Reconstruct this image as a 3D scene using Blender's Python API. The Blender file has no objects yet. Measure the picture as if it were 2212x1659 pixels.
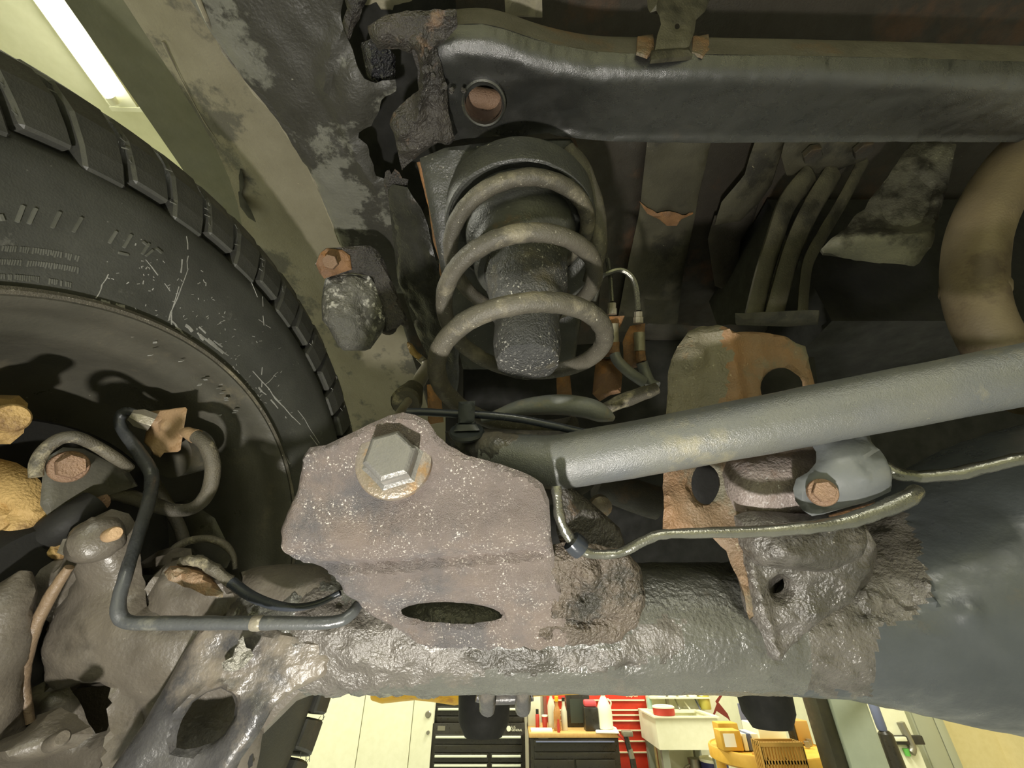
import bpy, bmesh, math, random
import numpy as np
from mathutils import Vector, Matrix, noise, geometry
random.seed(7)
R = math.radians
SC = bpy.context.scene
COL = SC.collection

# ------------------------------------------------------------------ camera
CAM = Vector((0, 0, 1.60)); TH = R(32); F = 900.0; CX, CY = 1106.0, 829.5
RT = Vector((1, 0, 0)); FW = Vector((0, math.cos(TH), math.sin(TH))); UP = Vector((0, -math.sin(TH), math.cos(TH)))
cam = bpy.data.objects.new('camera', bpy.data.cameras.new('camera')); COL.objects.link(cam)
cam.location = CAM; cam.rotation_euler = (R(90) + TH, 0, 0)
cam.data.sensor_fit = 'HORIZONTAL'; cam.data.sensor_width = 36; cam.data.lens = F / 2212 * 36
cam.data.clip_start = 0.01; cam.data.clip_end = 100
SC.camera = cam

# ------------------------------------------------------------------ world, lamps, exposure
wd = bpy.data.worlds.new('world'); SC.world = wd; wd.use_nodes = True
wd.node_tree.nodes['Background'].inputs[0].default_value = (0.55, 0.66, 0.85, 1)
wd.node_tree.nodes['Background'].inputs[1].default_value = 0.09
SC.view_settings.view_transform = 'Standard'; SC.view_settings.look = 'None'
SC.view_settings.exposure = 0.0; SC.view_settings.gamma = 1.0
SC.view_settings.use_curve_mapping = False

def cpos(x, y, d):          # metres right, up and forward of the camera
    return CAM + RT * x + UP * y + FW * d

def light(name, kind, loc, energy, color, size=0.1, target=None, sizey=None, spot=None, blend=0.6):
    l = bpy.data.lights.new(name, kind); l.energy = energy; l.color = color
    if kind == 'AREA':
        l.size = size
        if sizey: l.shape = 'RECTANGLE'; l.size_y = sizey
    else:
        l.shadow_soft_size = size
    if kind == 'SPOT':
        l.spot_size = R(spot); l.spot_blend = blend
    o = bpy.data.objects.new(name, l); COL.objects.link(o); o.location = loc
    if target is not None:
        o.rotation_euler = (Vector(target) - Vector(loc)).to_track_quat('-Z', 'Y').to_euler()
    return o

# hand torch held low and left of the phone, aimed at the bracket
light('hand_torch', 'SPOT', cpos(-0.055, -0.245, -0.12), 15.5, (1.0, 0.95, 0.87), 0.012,
      target=cpos(-0.03, 0.01, 0.40), spot=136, blend=1.0)
# the workshop's ceiling tubes
for i, (lx, ly) in enumerate(((-2.6, 0.2), (-2.6, 3.2), (2.6, 3.2), (2.6, 0.2), (0.4, 4.0), (0.4, -2.2))):
    light('ceiling_tube_light', 'AREA', (lx, ly, 3.30), 85, (1.0, 0.98, 0.84), 0.3, target=(lx, ly, 0), sizey=1.2)

# ------------------------------------------------------------------ projection helpers
def ray(px, py):
    return FW + RT * ((px - CX) / F) + UP * ((CY - py) / F)
def P(px, py, d): return CAM + ray(px, py) * d
def H(px, py, h):           # the ray's point h metres above the camera
    r = ray(px, py); return CAM + r * (h / r.z)
def W(px, py, y):           # the ray's point y metres ahead of the camera
    r = ray(px, py); return CAM + r * (y / r.y)
def pix(v):
    q = v - CAM; d = q.dot(FW)
    return CX + F * q.dot(RT) / d, CY - F * q.dot(UP) / d

class Plane:
    def __init__(s, a, b, c):
        s.o = a.copy(); n = (b - a).cross(c - a).normalized()
        if n.dot(CAM - a) < 0: n = -n
        s.n = n; s.u = (b - a).normalized(); s.v = n.cross(s.u)
    def hit(s, px, py):
        r = ray(px, py); t = (s.o - CAM).dot(s.n) / r.dot(s.n); p = CAM + r * t - s.o
        return (p.dot(s.u), p.dot(s.v))
    def at(s, u, v, h=0): return s.o + s.u * u + s.v * v + s.n * h
def PP(a, b, c): return Plane(P(*a), P(*b), P(*c))
def PH(h): return Plane(CAM + Vector((0, 0, h)), CAM + Vector((1, 0, h)), CAM + Vector((0, 1, h)))

# ------------------------------------------------------------------ materials
def lin(c):
    if isinstance(c, str): c = [int(c[i:i + 2], 16) / 255 for i in (0, 2, 4)]
    return [x / 12.92 if x <= 0.04045 else ((x + 0.055) / 1.055) ** 2.4 for x in c] + [1]
MS = {}
def mat(name, c1, c2=None, rust=None, ramt=0.0, rsc=14, rw=0.05, spk=None, samt=0.0, ssc=260, rough=0.5, metal=0.0,
        bump=0.0, bs=120, ns=18, bd=0.002, coat=0.0, spec=0.5, emit=None, es=0.0, alpha=None, trans=0.0, stretch=None):
    if name in MS: return MS[name]
    m = bpy.data.materials.new(name); MS[name] = m; m.use_nodes = True
    N = m.node_tree.nodes; L = m.node_tree.links; B = N['Principled BSDF']
    B.inputs['Roughness'].default_value = rough; B.inputs['Metallic'].default_value = metal
    B.inputs['Specular IOR Level'].default_value = spec
    if coat: B.inputs['Coat Weight'].default_value = coat; B.inputs['Coat Roughness'].default_value = 0.15
    if trans: B.inputs['Transmission Weight'].default_value = trans
    if emit: B.inputs['Emission Color'].default_value = lin(emit); B.inputs['Emission Strength'].default_value = es
    if c2 is None and rust is None and spk is None and not bump:
        B.inputs['Base Color'].default_value = lin(c1); return m
    tc = N.new('ShaderNodeTexCoord'); co = tc.outputs['Object']
    if stretch:
        mp = N.new('ShaderNodeMapping'); mp.inputs['Scale'].default_value = stretch
        L.new(co, mp.inputs['Vector']); co = mp.outputs['Vector']
    def nz(sc, det=6, ro=0.6, off=0.0):
        n = N.new('ShaderNodeTexNoise'); n.inputs['Scale'].default_value = sc
        n.inputs['Detail'].default_value = det; n.inputs['Roughness'].default_value = ro
        ad = N.new('ShaderNodeVectorMath'); ad.operation = 'ADD'; ad.inputs[1].default_value = (off, off * 1.7, -off)
        L.new(co, ad.inputs[0]); L.new(ad.outputs[0], n.inputs['Vector'])
        return n.outputs['Fac']
    def rmp(x, a, b):
        r = N.new('ShaderNodeMapRange'); r.inputs['From Min'].default_value = a; r.inputs['From Max'].default_value = b
        L.new(x, r.inputs['Value']); return r.outputs['Result']
    def mix(f, a, b):
        x = N.new('ShaderNodeMix'); x.data_type = 'RGBA'; L.new(f, x.inputs['Factor'])
        for s, v in ((x.inputs['A'], a), (x.inputs['B'], b)):
            if isinstance(v, list): s.default_value = v
            else: L.new(v, s)
        return x.outputs['Result']
    a = nz(ns); col = mix(rmp(a, 0.36, 0.64), lin(c1), lin(c2 or c1))
    if rust:
        k = 0.72 - 0.42 * ramt
        col = mix(rmp(nz(rsc, 9, 0.68, 3.1), k - rw, k + rw), col, lin(rust))
    if spk:
        k = 0.80 - 0.30 * samt
        s1 = nz(ssc, 3, 0.6, 7.7); s2 = nz(ssc / 16, 4, 0.6, 9.1)
        mu = N.new('ShaderNodeMath'); mu.operation = 'MULTIPLY'
        L.new(rmp(s1, k - 0.06, k + 0.06), mu.inputs[0]); L.new(rmp(s2, 0.42, 0.6), mu.inputs[1])
        col = mix(mu.outputs[0], col, lin(spk))
    L.new(col, B.inputs['Base Color'])
    rr = N.new('ShaderNodeMapRange'); rr.inputs['To Min'].default_value = max(0.05, rough - 0.14)
    rr.inputs['To Max'].default_value = min(1, rough + 0.14); rr.inputs['From Min'].default_value = 0.3; rr.inputs['From Max'].default_value = 0.7
    L.new(nz(ns * 2.3, 5, 0.6, 5.0), rr.inputs['Value']); L.new(rr.outputs['Result'], B.inputs['Roughness'])
    if bump:
        b = N.new('ShaderNodeBump'); b.inputs['Strength'].default_value = min(1.0, bump); b.inputs['Distance'].default_value = bd
        ad = N.new('ShaderNodeMath'); ad.operation = 'ADD'
        L.new(nz(bs, 7, 0.62, 1.3), ad.inputs[0]); L.new(nz(bs * 4.1, 3, 0.5, 2.3), ad.inputs[1])
        L.new(ad.outputs[0], b.inputs['Height']); L.new(b.outputs['Normal'], B.inputs['Normal'])
        if coat: L.new(b.outputs['Normal'], B.inputs['Coat Normal'])
    return m

# ------------------------------------------------------------------ object builders
WL = {}
def sub(parent): return WL[parent.name] if parent is not None else Vector((0, 0, 0))
def tag(o, label=None, cat=None, group=None, kind=None):
    if label: o['label'] = label
    if cat: o['category'] = cat
    if group: o['group'] = group
    if kind: o['kind'] = kind
    return o
def thing(name, label, cat, loc, group=None):
    o = bpy.data.objects.new(name, None); COL.objects.link(o); o.location = loc
    o.empty_display_size = 0.02; WL[o.name] = Vector(loc)
    return tag(o, label, cat, group)
def obj(name, vs, fs, m, parent=None, label=None, cat=None, group=None, kind=None, smooth=True, ang=38, m2=None, m2fn=None):
    vs = np.array([tuple(v) for v in vs], float)
    lo, hi = vs.min(0), vs.max(0); org = (lo + hi) / 2
    if parent is None: org[2] = lo[2]
    me = bpy.data.meshes.new(name); me.from_pydata((vs - org).tolist(), [], [list(f) for f in fs]); me.update()
    bm = bmesh.new(); bm.from_mesh(me); bmesh.ops.recalc_face_normals(bm, faces=bm.faces); bm.to_mesh(me); bm.free()
    if smooth:
        me.polygons.foreach_set('use_smooth', [True] * len(me.polygons)); me.set_sharp_from_angle(angle=R(ang))
    me.materials.append(m)
    if m2:
        me.materials.append(m2)
        for p in me.polygons:
            if m2fn(p.center + Vector(org)): p.material_index = 1
    o = bpy.data.objects.new(name, me); COL.objects.link(o)
    org = Vector(org); o.location = org - sub(parent); WL[o.name] = org
    if parent is not None: o.parent = parent
    return tag(o, label, cat, group, kind)

class MB:                                                    # collects shapes into one mesh
    def __init__(s): s.v = []; s.f = []
    def add(s, vf):
        k = len(s.v); s.v += [Vector(v) for v in vf[0]]; s.f += [[i + k for i in f] for f in vf[1]]; return s
    def build(s, name, m, parent=None, **k): return obj(name, s.v, s.f, m, parent, **k)

def spline(pts, k, closed=False):
    pts = [Vector(p) for p in pts]; n = len(pts); out = []
    if n == 2 and not closed: return [pts[0].lerp(pts[1], i / k) for i in range(k + 1)]
    for i in range(n if closed else n - 1):
        g = (lambda j: pts[j % n]) if closed else (lambda j: pts[min(max(j, 0), n - 1)])
        a, b, c, d = g(i - 1), g(i), g(i + 1), g(i + 2)
        for j in range(k):
            t = j / k
            out.append(0.5 * ((2 * b) + (c - a) * t + (2 * a - 5 * b + 4 * c - d) * t * t + (3 * b - a - 3 * c + d) * t ** 3))
    if not closed: out.append(pts[-1])
    return out

def tube_vf(pts, r, n=12, k=5, namp=0.0, nsc=60.0, sm=True, flat=1.0, dfn=None):
    if sm and len(pts) > 2:
        rs = r if isinstance(r, (list, tuple)) else [r] * len(pts)
        q = spline([Vector((*p, 0)) if False else Vector(p) for p in pts], k)
        rr = spline([Vector((x, 0, 0)) for x in rs], k); rr = [x.x for x in rr]
    else:
        rs = list(r) if isinstance(r, (list, tuple)) else [r] * len(pts)
        q = []; rr = []
        for i in range(len(pts) - 1):
            for j in range(k):
                q.append(Vector(pts[i]).lerp(Vector(pts[i + 1]), j / k)); rr.append(rs[i] + (rs[i + 1] - rs[i]) * j / k)
        q.append(Vector(pts[-1])); rr.append(rs[-1])
    vs = []; fs = []; t0 = (q[1] - q[0]).normalized()
    a = t0.cross(Vector((0.13, 0.31, 0.94))).normalized()
    for i, p in enumerate(q):
        t = (q[min(i + 1, len(q) - 1)] - q[max(i - 1, 0)]).normalized()
        a = (a - t * a.dot(t)).normalized(); b = t.cross(a)
        for j in range(n):
            w = 2 * math.pi * j / n; d = a * math.cos(w) + b * math.sin(w) * flat
            x = p + d * rr[i]
            if namp: x = x + d * namp * (noise.fractal(x * nsc, 0.8, 2.0, 4) )
            if dfn: x = x + d * dfn(x)
            vs.append(x)
    m = len(q)
    for i in range(m - 1):
        for j in range(n): fs.append([i * n + j, i * n + (j + 1) % n, (i + 1) * n + (j + 1) % n, (i + 1) * n + j])
    for e, s in ((0, 1), (m - 1, -1)):
        c = len(vs); vs.append(q[e]); 
        for j in range(n): fs.append([c, e * n + (j + (s > 0)) % n, e * n + (j + (s < 0)) % n])
    return vs, fs
def tube(name, pts, r, m, parent=None, n=12, k=5, namp=0, nsc=60, sm=True, flat=1.0, dfn=None, **kw):
    return obj(name, *tube_vf(pts, r, n, k, namp, nsc, sm, flat, dfn), m, parent, **kw)
def ptube(name, pp, rpx, m, parent=None, **kw):              # pixel path (px,py,d), radius in pixels
    rs = rpx if isinstance(rpx, (list, tuple)) else [rpx] * len(pp)
    return tube(name, [P(*p) for p in pp], [x * p[2] / F for x, p in zip(rs, pp)], m, parent, **kw)

def frame(axis):
    z = Vector(axis).normalized(); x = z.cross(Vector((0.02, 0.03, 1))); 
    if x.length < 1e-3: x = z.cross(Vector((1, 0, 0)))
    x.normalize(); return x, z.cross(x), z
def lathe_vf(prof, o, axis, n=32, rot=0.0, namp=0, nsc=60, close=True):
    x, y, z = frame(axis); vs = []; fs = []
    for r, h in prof:
        for j in range(n):
            w = 2 * math.pi * j / n + rot; d = x * math.cos(w) + y * math.sin(w)
            p = Vector(o) + d * r + z * h
            if namp: p = p + d * namp * noise.fractal(p * nsc, 0.8, 2.0, 4)
            vs.append(p)
    for i in range(len(prof) - 1):
        for j in range(n): fs.append([i * n + j, i * n + (j + 1) % n, (i + 1) * n + (j + 1) % n, (i + 1) * n + j])
    if close:
        fs.append(list(range(n))); fs.append(list(range((len(prof) - 1) * n, len(prof) * n)))
    return vs, fs
def lathe(name, prof, o, axis, m, parent=None, n=32, rot=0, namp=0, nsc=60, close=True, **kw):
    return obj(name, *lathe_vf(prof, o, axis, n, rot, namp, nsc, close), m, parent, **kw)

def box_vf(lo, hi, bev=0.0):
    (x0, y0, z0), (x1, y1, z1) = lo, hi
    if bev <= 0:
        v = [(x, y, z) for x in (x0, x1) for y in (y0, y1) for z in (z0, z1)]
        return v, [[0, 1, 3, 2], [4, 6, 7, 5], [0, 4, 5, 1], [2, 3, 7, 6], [0, 2, 6, 4], [1, 5, 7, 3]]
    bm = bmesh.new()
    bmesh.ops.create_cube(bm, size=1)
    for v in bm.verts:
        v.co = Vector(((x0 + x1) / 2 + v.co.x * (x1 - x0), (y0 + y1) / 2 + v.co.y * (y1 - y0), (z0 + z1) / 2 + v.co.z * (z1 - z0)))
    bmesh.ops.bevel(bm, geom=bm.edges[:], offset=bev, segments=2, affect='EDGES', profile=0.5)
    bm.verts.index_update()
    r = [v.co.copy() for v in bm.verts], [[v.index for v in f.verts] for f in bm.faces]; bm.free(); return r
def box(name, lo, hi, m, parent=None, bev=0.0, **kw): return obj(name, *box_vf(lo, hi, bev), m, parent, **kw)

def loft(name, rows, m, parent=None, thick=0.0, k=4, up=None, namp=0, nsc=40, **kw):
    g = [spline(r, k) for r in rows]
    cols = list(zip(*g)); cols = [spline(c, k) for c in cols]; g = list(zip(*cols))
    nr, nc = len(g), len(g[0]); vs = []; fs = []
    for r in g:
        for p in r:
            if namp: p = p + (CAM - p).normalized() * namp * noise.fractal(p * nsc, 0.8, 2.0, 5)
            vs.append(p)
    for i in range(nr - 1):
        for j in range(nc - 1): fs.append([i * nc + j, i * nc + j + 1, (i + 1) * nc + j + 1, (i + 1) * nc + j])
    if thick:
        K = len(vs); nf = len(fs)
        vs = vs + [p + (p - CAM).normalized() * thick for p in vs]
        fs += [[a + K for a in reversed(f)] for f in fs[:nf]]
        rim = [j for j in range(nc)] + [i * nc + nc - 1 for i in range(1, nr)] + [(nr - 1) * nc + j for j in range(nc - 2, -1, -1)] + [i * nc for i in range(nr - 2, 0, -1)]
        for a, b in zip(rim, rim[1:] + rim[:1]): fs.append([a, a + K, b + K, b])
    return obj(name, vs, fs, m, parent, **kw)

# height terms for relief plates, all in the plate's own pixel outline coordinates
def ridge(pl, amp, w):
    pl = np.array(pl, float)
    def f(x, y):
        D = np.full(x.shape, 1e9)
        for a, b in zip(pl[:-1], pl[1:]):
            e = b - a; t = np.clip(((x - a[0]) * e[0] + (y - a[1]) * e[1]) / (e @ e), 0, 1)
            D = np.minimum(D, np.hypot(x - a[0] - t * e[0], y - a[1] - t * e[1]))
        return amp * np.exp(-(D / w) ** 2)
    return f
def dome(cx, cy, rx, ry, amp, p=1.0, ang=0):
    c, s = math.cos(R(ang)), math.sin(R(ang))
    def f(x, y):
        dx, dy = x - cx, y - cy; u = (dx * c + dy * s) / rx; v = (-dx * s + dy * c) / ry
        return amp * np.maximum(0, 1 - u * u - v * v) ** p
    return f
def ell(cx, cy, rx, ry, ang=0, n=22):
    c, s = math.cos(R(ang)), math.sin(R(ang))
    return [(cx + rx * math.cos(w) * c - ry * math.sin(w) * s, cy + rx * math.cos(w) * s + ry * math.sin(w) * c)
            for w in [2 * math.pi * i / n for i in range(n)]]
def inside(poly, x, y):
    r = np.zeros(x.shape, bool); n = len(poly)
    for i in range(n):
        x0, y0 = poly[i]; x1, y1 = poly[(i + 1) % n]
        if y0 == y1: continue
        c = (y0 > y) != (y1 > y); r ^= c & (x < (x1 - x0) * (y - y0) / (y1 - y0) + x0)
    return r
def relief_vf(out, pl, thick, holes=(), step=0.004, edge=0.003, fn=(), namp=0.0, nsc=60.0, curve=0, rag=0.0, round_n=None, back=None):
    loops = []; orig = []
    for li, lp in enumerate([out] + list(holes)):
        if curve and li == 0: lp = [(p.x, p.y) for p in spline([Vector((a, b, 0)) for a, b in lp], curve, True)]
        q = [pl.hit(*p) for p in lp]; r = []; si = -1
        for (a, b), (c, d) in zip(q, q[1:] + q[:1]):
            n = max(1, int(math.hypot(c - a, d - b) / step + 0.5)); si += 1
            if li == 0: orig += [si] * n
            for i in range(n):
                u, v = a + (c - a) * i / n, b + (d - b) * i / n
                if rag:
                    g = noise.noise_vector(Vector((u * 90, v * 90, li * 3.3))); u += g.x * rag; v += g.y * rag
                r.append((u, v))
        loops.append(r)
    A = np.array(loops[0]); lo, hi = A.min(0), A.max(0)
    E = []; pts = []
    for lp in loops:
        k = len(pts); n = len(lp); pts += lp; E += [(k + i, k + (i + 1) % n) for i in range(n)]
    nb = len(pts); BP = np.array(pts); S = np.array([BP[a] for a, b in E]); T = np.array([BP[b] for a, b in E])
    def dist(q, k=None):
        D = np.full(len(q), 1e9)
        for a, b in (zip(S, T) if k is None else zip(S[k], T[k])):
            e = b - a; ee = e @ e
            if ee < 1e-16: continue
            t = np.clip(((q - a) @ e) / ee, 0, 1); D = np.minimum(D, np.hypot(*(q - a - t[:, None] * e).T))
        return D
    gx, gy = np.meshgrid(np.arange(lo[0] + step / 2, hi[0], step), np.arange(lo[1] + step / 2, hi[1], step * 0.87))
    gx = gx + (np.arange(gx.shape[0]) % 2)[:, None] * step / 2
    G = np.stack([gx.ravel(), gy.ravel()], 1)
    ok = inside(loops[0], G[:, 0], G[:, 1])
    for h in loops[1:]: ok &= ~inside(h, G[:, 0], G[:, 1])
    G = G[ok]
    if len(G):
        D = dist(G); G = G[D > step * 0.45]; D = D[D > step * 0.45]
    allp = [Vector(p) for p in pts] + [Vector(p) for p in G.tolist()]
    vo, eo, fo, _, _, _ = geometry.delaunay_2d_cdt(allp, E, [], 0, 1e-7)
    V = np.array([tuple(v) for v in vo]); tri = [list(f) for f in fo]
    cen = np.array([V[f].mean(0) for f in tri])
    ok = inside(loops[0], cen[:, 0], cen[:, 1])
    for h in loops[1:]: ok &= ~inside(h, cen[:, 0], cen[:, 1])
    tri = [f for f, o in zip(tri, ok) if o]
    used = sorted({i for f in tri for i in f}); mp = {a: i for i, a in enumerate(used)}
    V = V[used]; tri = [[mp[i] for i in f] for f in tri]
    D = dist(V, None if round_n is None else [i for i, s_ in enumerate(orig) if s_ < round_n]); hgt = np.zeros(len(V))
    if edge > 0:
        x = np.clip(edge - D, 0, edge); hgt += np.sqrt(np.maximum(edge ** 2 - x ** 2, 0)) - edge
    base = [pl.at(*v) for v in V]
    if fn:
        xy = np.array([pix(p) for p in base])
        for f in (fn if isinstance(fn, (list, tuple)) else [fn]): hgt += f(xy[:, 0], xy[:, 1])
    if namp: hgt += np.array([noise.fractal(p * nsc, 0.75, 2.0, 5) for p in base]) * namp
    if back is None:
        back = (pl.at(*((lo + hi) / 2)) - CAM).normalized()
        if back.dot(pl.n) > -0.35: back = -pl.n
    n = len(V); vs = [b + pl.n * h for b, h in zip(base, hgt)] + [b + back * thick for b in base]
    fs = list(tri) + [[a + n for a in reversed(f)] for f in tri]
    cnt = {}
    for f in tri:
        for a, b in zip(f, f[1:] + f[:1]): cnt[(a, b)] = 1
    for a, b in cnt:
        if (b, a) not in cnt: fs.append([a, a + n, b + n, b])
    return vs, fs
def relief(name, out, pl, thick, m, parent=None, holes=(), step=0.004, edge=0.003, fn=(), namp=0.0, nsc=60.0, curve=0, rag=0.0, round_n=None, back=None, **kw):
    return obj(name, *relief_vf(out, pl, thick, holes, step, edge, fn, namp, nsc, curve, rag, round_n, back), m, parent, **kw)

def region(poly, rag=10, sc=0.03):
    P_ = [tuple(p) for p in poly]
    def f(v):
        x, y = pix(v); g = noise.noise_vector(Vector((x * sc, y * sc, 1.7))) ; g2 = noise.noise_vector(Vector((x * sc * 4, y * sc * 4, 5.7)))
        return bool(inside(P_, np.array([x + rag * (g.x + .5 * g2.x)]), np.array([y + rag * (g.y + .5 * g2.y)]))[0])
    return f
def hexbolt(name, base, axis, r, h, m, parent=None, washer=None, rot=0.0, wm=None, dome_=0.12, label=None, **kw):
    b = lathe(name, [(r, 0), (r, h * 0.86), (r * 0.93, h), (r * 0.8, h), (r * 0.5, h * 0.985)], base, axis, m, parent, n=6, rot=rot, label=label, smooth=False, **kw)
    if washer:
        lathe('washer', [(washer * 0.6, -0.001), (washer, -0.001), (washer, 0.0015), (washer * 0.93, 0.0026), (r * 0.9, 0.0030), (washer * 0.6, 0.0030)], base, axis, wm or m, b if parent is None else parent, n=32)
    return b
# ------------------------------------------------------------------ materials in use
M = {}
M['black'] = mat('oily_black_paint', '34342f', '24241f', '4d443a', 0.25, 10, spk='b8b5a4', samt=0.05, rough=0.42, bump=0.35, bs=90)
M['beam'] = mat('satin_black_beam', '262725', '31312e', '433a30', 0.1, 9, rough=0.3, bump=0.3, bs=420, bd=0.001, spec=1.0, coat=0.5)
M['beamface'] = mat('brown_dusty_beam_face', '6a665c', '5a564c', '6f5a44', 0.2, 8, rough=0.55, bump=0.2)
M['railgrey'] = mat('patchy_frame_coating', '74746a', '66665d', '3b3a34', 0.56, 8.5, rw=0.018, spk='b8b5a4', samt=0.1, rough=0.5, bump=0.35, bs=80)
M['gusset'] = mat('torn_rusty_steel', '494540', '33312e', '75604e', 0.22, 22, spk='cfcabb', samt=0.2, rough=0.42, bump=0.8, bs=110, bd=0.003)
M['liner'] = mat('olive_liner', '676754', '74735f', rough=0.6, bump=0.1, bs=60)
M['liner2'] = mat('dusty_brown_panel', '857f6c', '918b78', '5f5c52', 0.40, 9, rw=0.03, spk='b4a98e', samt=0.25, rough=0.6, bump=0.3, bs=90)
M['rubber'] = mat('tire_rubber', '3f403c', '4a4b46', '6a6a64', 0.12, 40, spk='c6c6bf', samt=0.12, ssc=300, rough=0.55, bump=0.15, bs=160)
M['lug'] = mat('tread_rubber', '3c3d39', '4c4c47', rough=0.5, bump=0.2, bs=140)
M['letter'] = mat('raised_rubber_marks', '6c6d66', '55564f', rough=0.5, bump=0.1)
M['scuff'] = mat('chalky_scuff', 'a3a39e', '7a7a75', rough=0.8, bump=0.3, bs=200)
M['rim'] = mat('black_steel_rim', '48473f', '55534a', '625d4f', 0.22, 20, spk='a9a597', samt=0.1, rough=0.4, bump=0.15)
M['spring'] = mat('dusty_spring_steel', '5b574c', '4b483f', '7a7462', 0.3, 18, spk='d2cdbb', samt=0.36, ssc=520, rough=0.55, bump=0.35, bs=200)
M['stop'] = mat('grimy_bump_rubber', '3a3b3a', '4a4a47', '5f5a4a', 0.3, 16, spk='d5d3c8', samt=0.5, ssc=420, rough=0.5, bump=0.7, bs=160, bd=0.003)
M['tower'] = mat('spring_tower_black', '3a3b38', '44453f', '5f4a33', 0.12, 12, spk='c9c6b8', samt=0.28, ssc=300, rough=0.42, bump=0.3, bs=120)
M['bracket'] = mat('pink_rust_bracket', '73675f', '675e5a', '565354', 0.45, 9, spk='ece6dc', samt=0.52, ssc=820, rough=0.40, bump=0.9, bs=520, bd=0.0012, spec=0.9)
M['axle'] = mat('wet_axle_paint', '55554f', '484844', '625a51', 0.30, 9, spk='d8d6cc', samt=0.14, ssc=300, rough=0.3, bump=0.45, bs=85, bd=0.003, spec=0.8, coat=0.25)
M['axle_smooth'] = mat('smooth_axle_paint', '474b4e', '3e4245', '524c45', 0.15, 9, rough=0.36, bump=0.12, bs=60, spec=0.6)
M['weld'] = mat('oiled_rust_scale', '655b50', '50483f', '2f2d28', 0.36, 24, spk='cfc8ba', samt=0.18, ssc=280, rough=0.34, bump=0.9, bs=90, bd=0.004, coat=0.2)
M['orange'] = mat('orange_rust', '8c6845', '735740', 'a87440', 0.32, 16, spk='d8b98a', samt=0.2, ssc=300, rough=0.65, bump=0.5, bs=160)
M['caplate'] = mat('rust_and_grey_plate', '8c6a4a', '77644f', '6e6a5a', 0.36, 14, spk='d8cfae', samt=0.25, ssc=330, rough=0.52, bump=0.55, bs=150)
M['bar'] = mat('dusty_grey_bar', '585b5e', '63645f', '85806a', 0.18, 10, spk='c9c4a6', samt=0.14, ssc=420, rough=0.36, bump=0.5, bs=330, bd=0.0008, spec=0.9)
M['bluegrey'] = mat('satin_grey_arm', '5f6365', '676a6a', rough=0.4, bump=0.1, bs=80)
M['sleeve'] = mat('lilac_grey_sleeve', '7c746f', '8a7f7a', '6d5648', 0.3, 18, spk='e9e8ea', samt=0.4, ssc=320, rough=0.3, bump=0.6, bs=130)
M['line'] = mat('greased_line', '85847b', '6a6a62', rough=0.2, bump=0.2, bs=200, spec=1.0, metal=0.75, spk='d2d0bc', samt=0.15)
M['pipecoat'] = mat('dusty_black_pipe_coat', '3b3e41', '4a4c4c', '6b6b63', 0.2, 30, rough=0.38, bump=0.15)
M['capgrey'] = mat('grey_rust_plate', '77715f', '6a6557', '8a6c4c', 0.25, 20, spk='d8d4c0', samt=0.3, ssc=330, rough=0.5, bump=0.6, bs=150)
M['cable'] = mat('black_cable', '2a2e35', '32363c', rough=0.28, bump=0.05)
M['clip'] = mat('black_plastic', '2c3033', '34383a', rough=0.45, bump=0.05)
M['hose'] = mat('dusty_rubber_hose', '5c574a', '4a473e', 'a29a80', 0.2, 24, spk='cfc8ad', samt=0.2, ssc=300, rough=0.6, bump=0.4, bs=180)
M['greyhose'] = mat('grey_rubber_hose', '676b70', '74756f', '8a816d', 0.25, 16, rough=0.45, bump=0.15)
M['boltgrey'] = mat('worn_bolt_face', '7d7b76', '6f6e6b', 'a08a63', 0.15, 40, rough=0.4, metal=0.3, bump=0.2, bs=200)
M['brass'] = mat('yellowed_washer', '8f8884', '857a6a', '94795a', 0.35, 60, spk='e3dcc8', samt=0.2, rough=0.35, metal=0.4, bump=0.3, bs=160)
M['rustbolt'] = mat('rusty_bolt', '8c7058', '7c6450', '9c7d5a', 0.3, 30, rough=0.6, bump=0.6, bs=180)
M['knuckle'] = mat('oily_cast_knuckle', '605a50', '534e46', '3a3630', 0.36, 9, spk='c2bba9', samt=0.14, ssc=280, rough=0.42, bump=0.25, bs=100, spec=0.6)
M['darkplate'] = mat('dark_wet_plate', '38383a', '444342', '6b645a', 0.42, 8, spk='d8d8d4', samt=0.12, ssc=280, rough=0.35, bump=0.3, bs=90, bd=0.002)
M['tan'] = mat('tan_rust_caliper', 'a0834f', 'b39660', '6b5133', 0.22, 20, spk='d9bf85', samt=0.2, ssc=260, rough=0.7, bump=0.6, bs=120)
M['tanedge'] = mat('worn_tan_edge', '7a6750', '6a5a48', '574a3e', 0.3, 14, rough=0.5, bump=0.3)
M['tanplate'] = mat('pinkish_tan_bracket', '94795c', 'a58b6b', '80623f', 0.3, 20, rough=0.55, bump=0.3)
M['zinc'] = mat('grey_zinc_fitting', '9d978c', '85806f', rough=0.4, metal=0.4, bump=0.2)
M['pipe'] = mat('tan_exhaust_steel', '776a54', '6a5f4d', '52463a', 0.25, 10, rough=0.5, bump=0.15, metal=0.2)
M['floorpan'] = mat('dirty_floor_pan', '2e2a22', '37322a', '4a3727', 0.3, 8, spk='8a8470', samt=0.1, rough=0.7, bump=0.3)
M['rib'] = mat('dusty_underbody_rib', '3f3c30', '4d4a3b', '29271f', 0.35, 12, spk='a8a38b', samt=0.2, rough=0.6, bump=0.25)
M['shield'] = mat('scuffed_aluminium_shield', '55534a', '6a685c', '2f2d26', 0.45, 14, spk='c4c2b0', samt=0.25, rough=0.5, metal=0.3, bump=0.35)
M['block'] = mat('chalky_rubber_block', '55554f', '65645c', '2f2f2d', 0.25, 14, spk='eceadf', samt=0.72, ssc=150, rough=0.6, bump=0.7, bs=110, bd=0.003)
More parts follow.
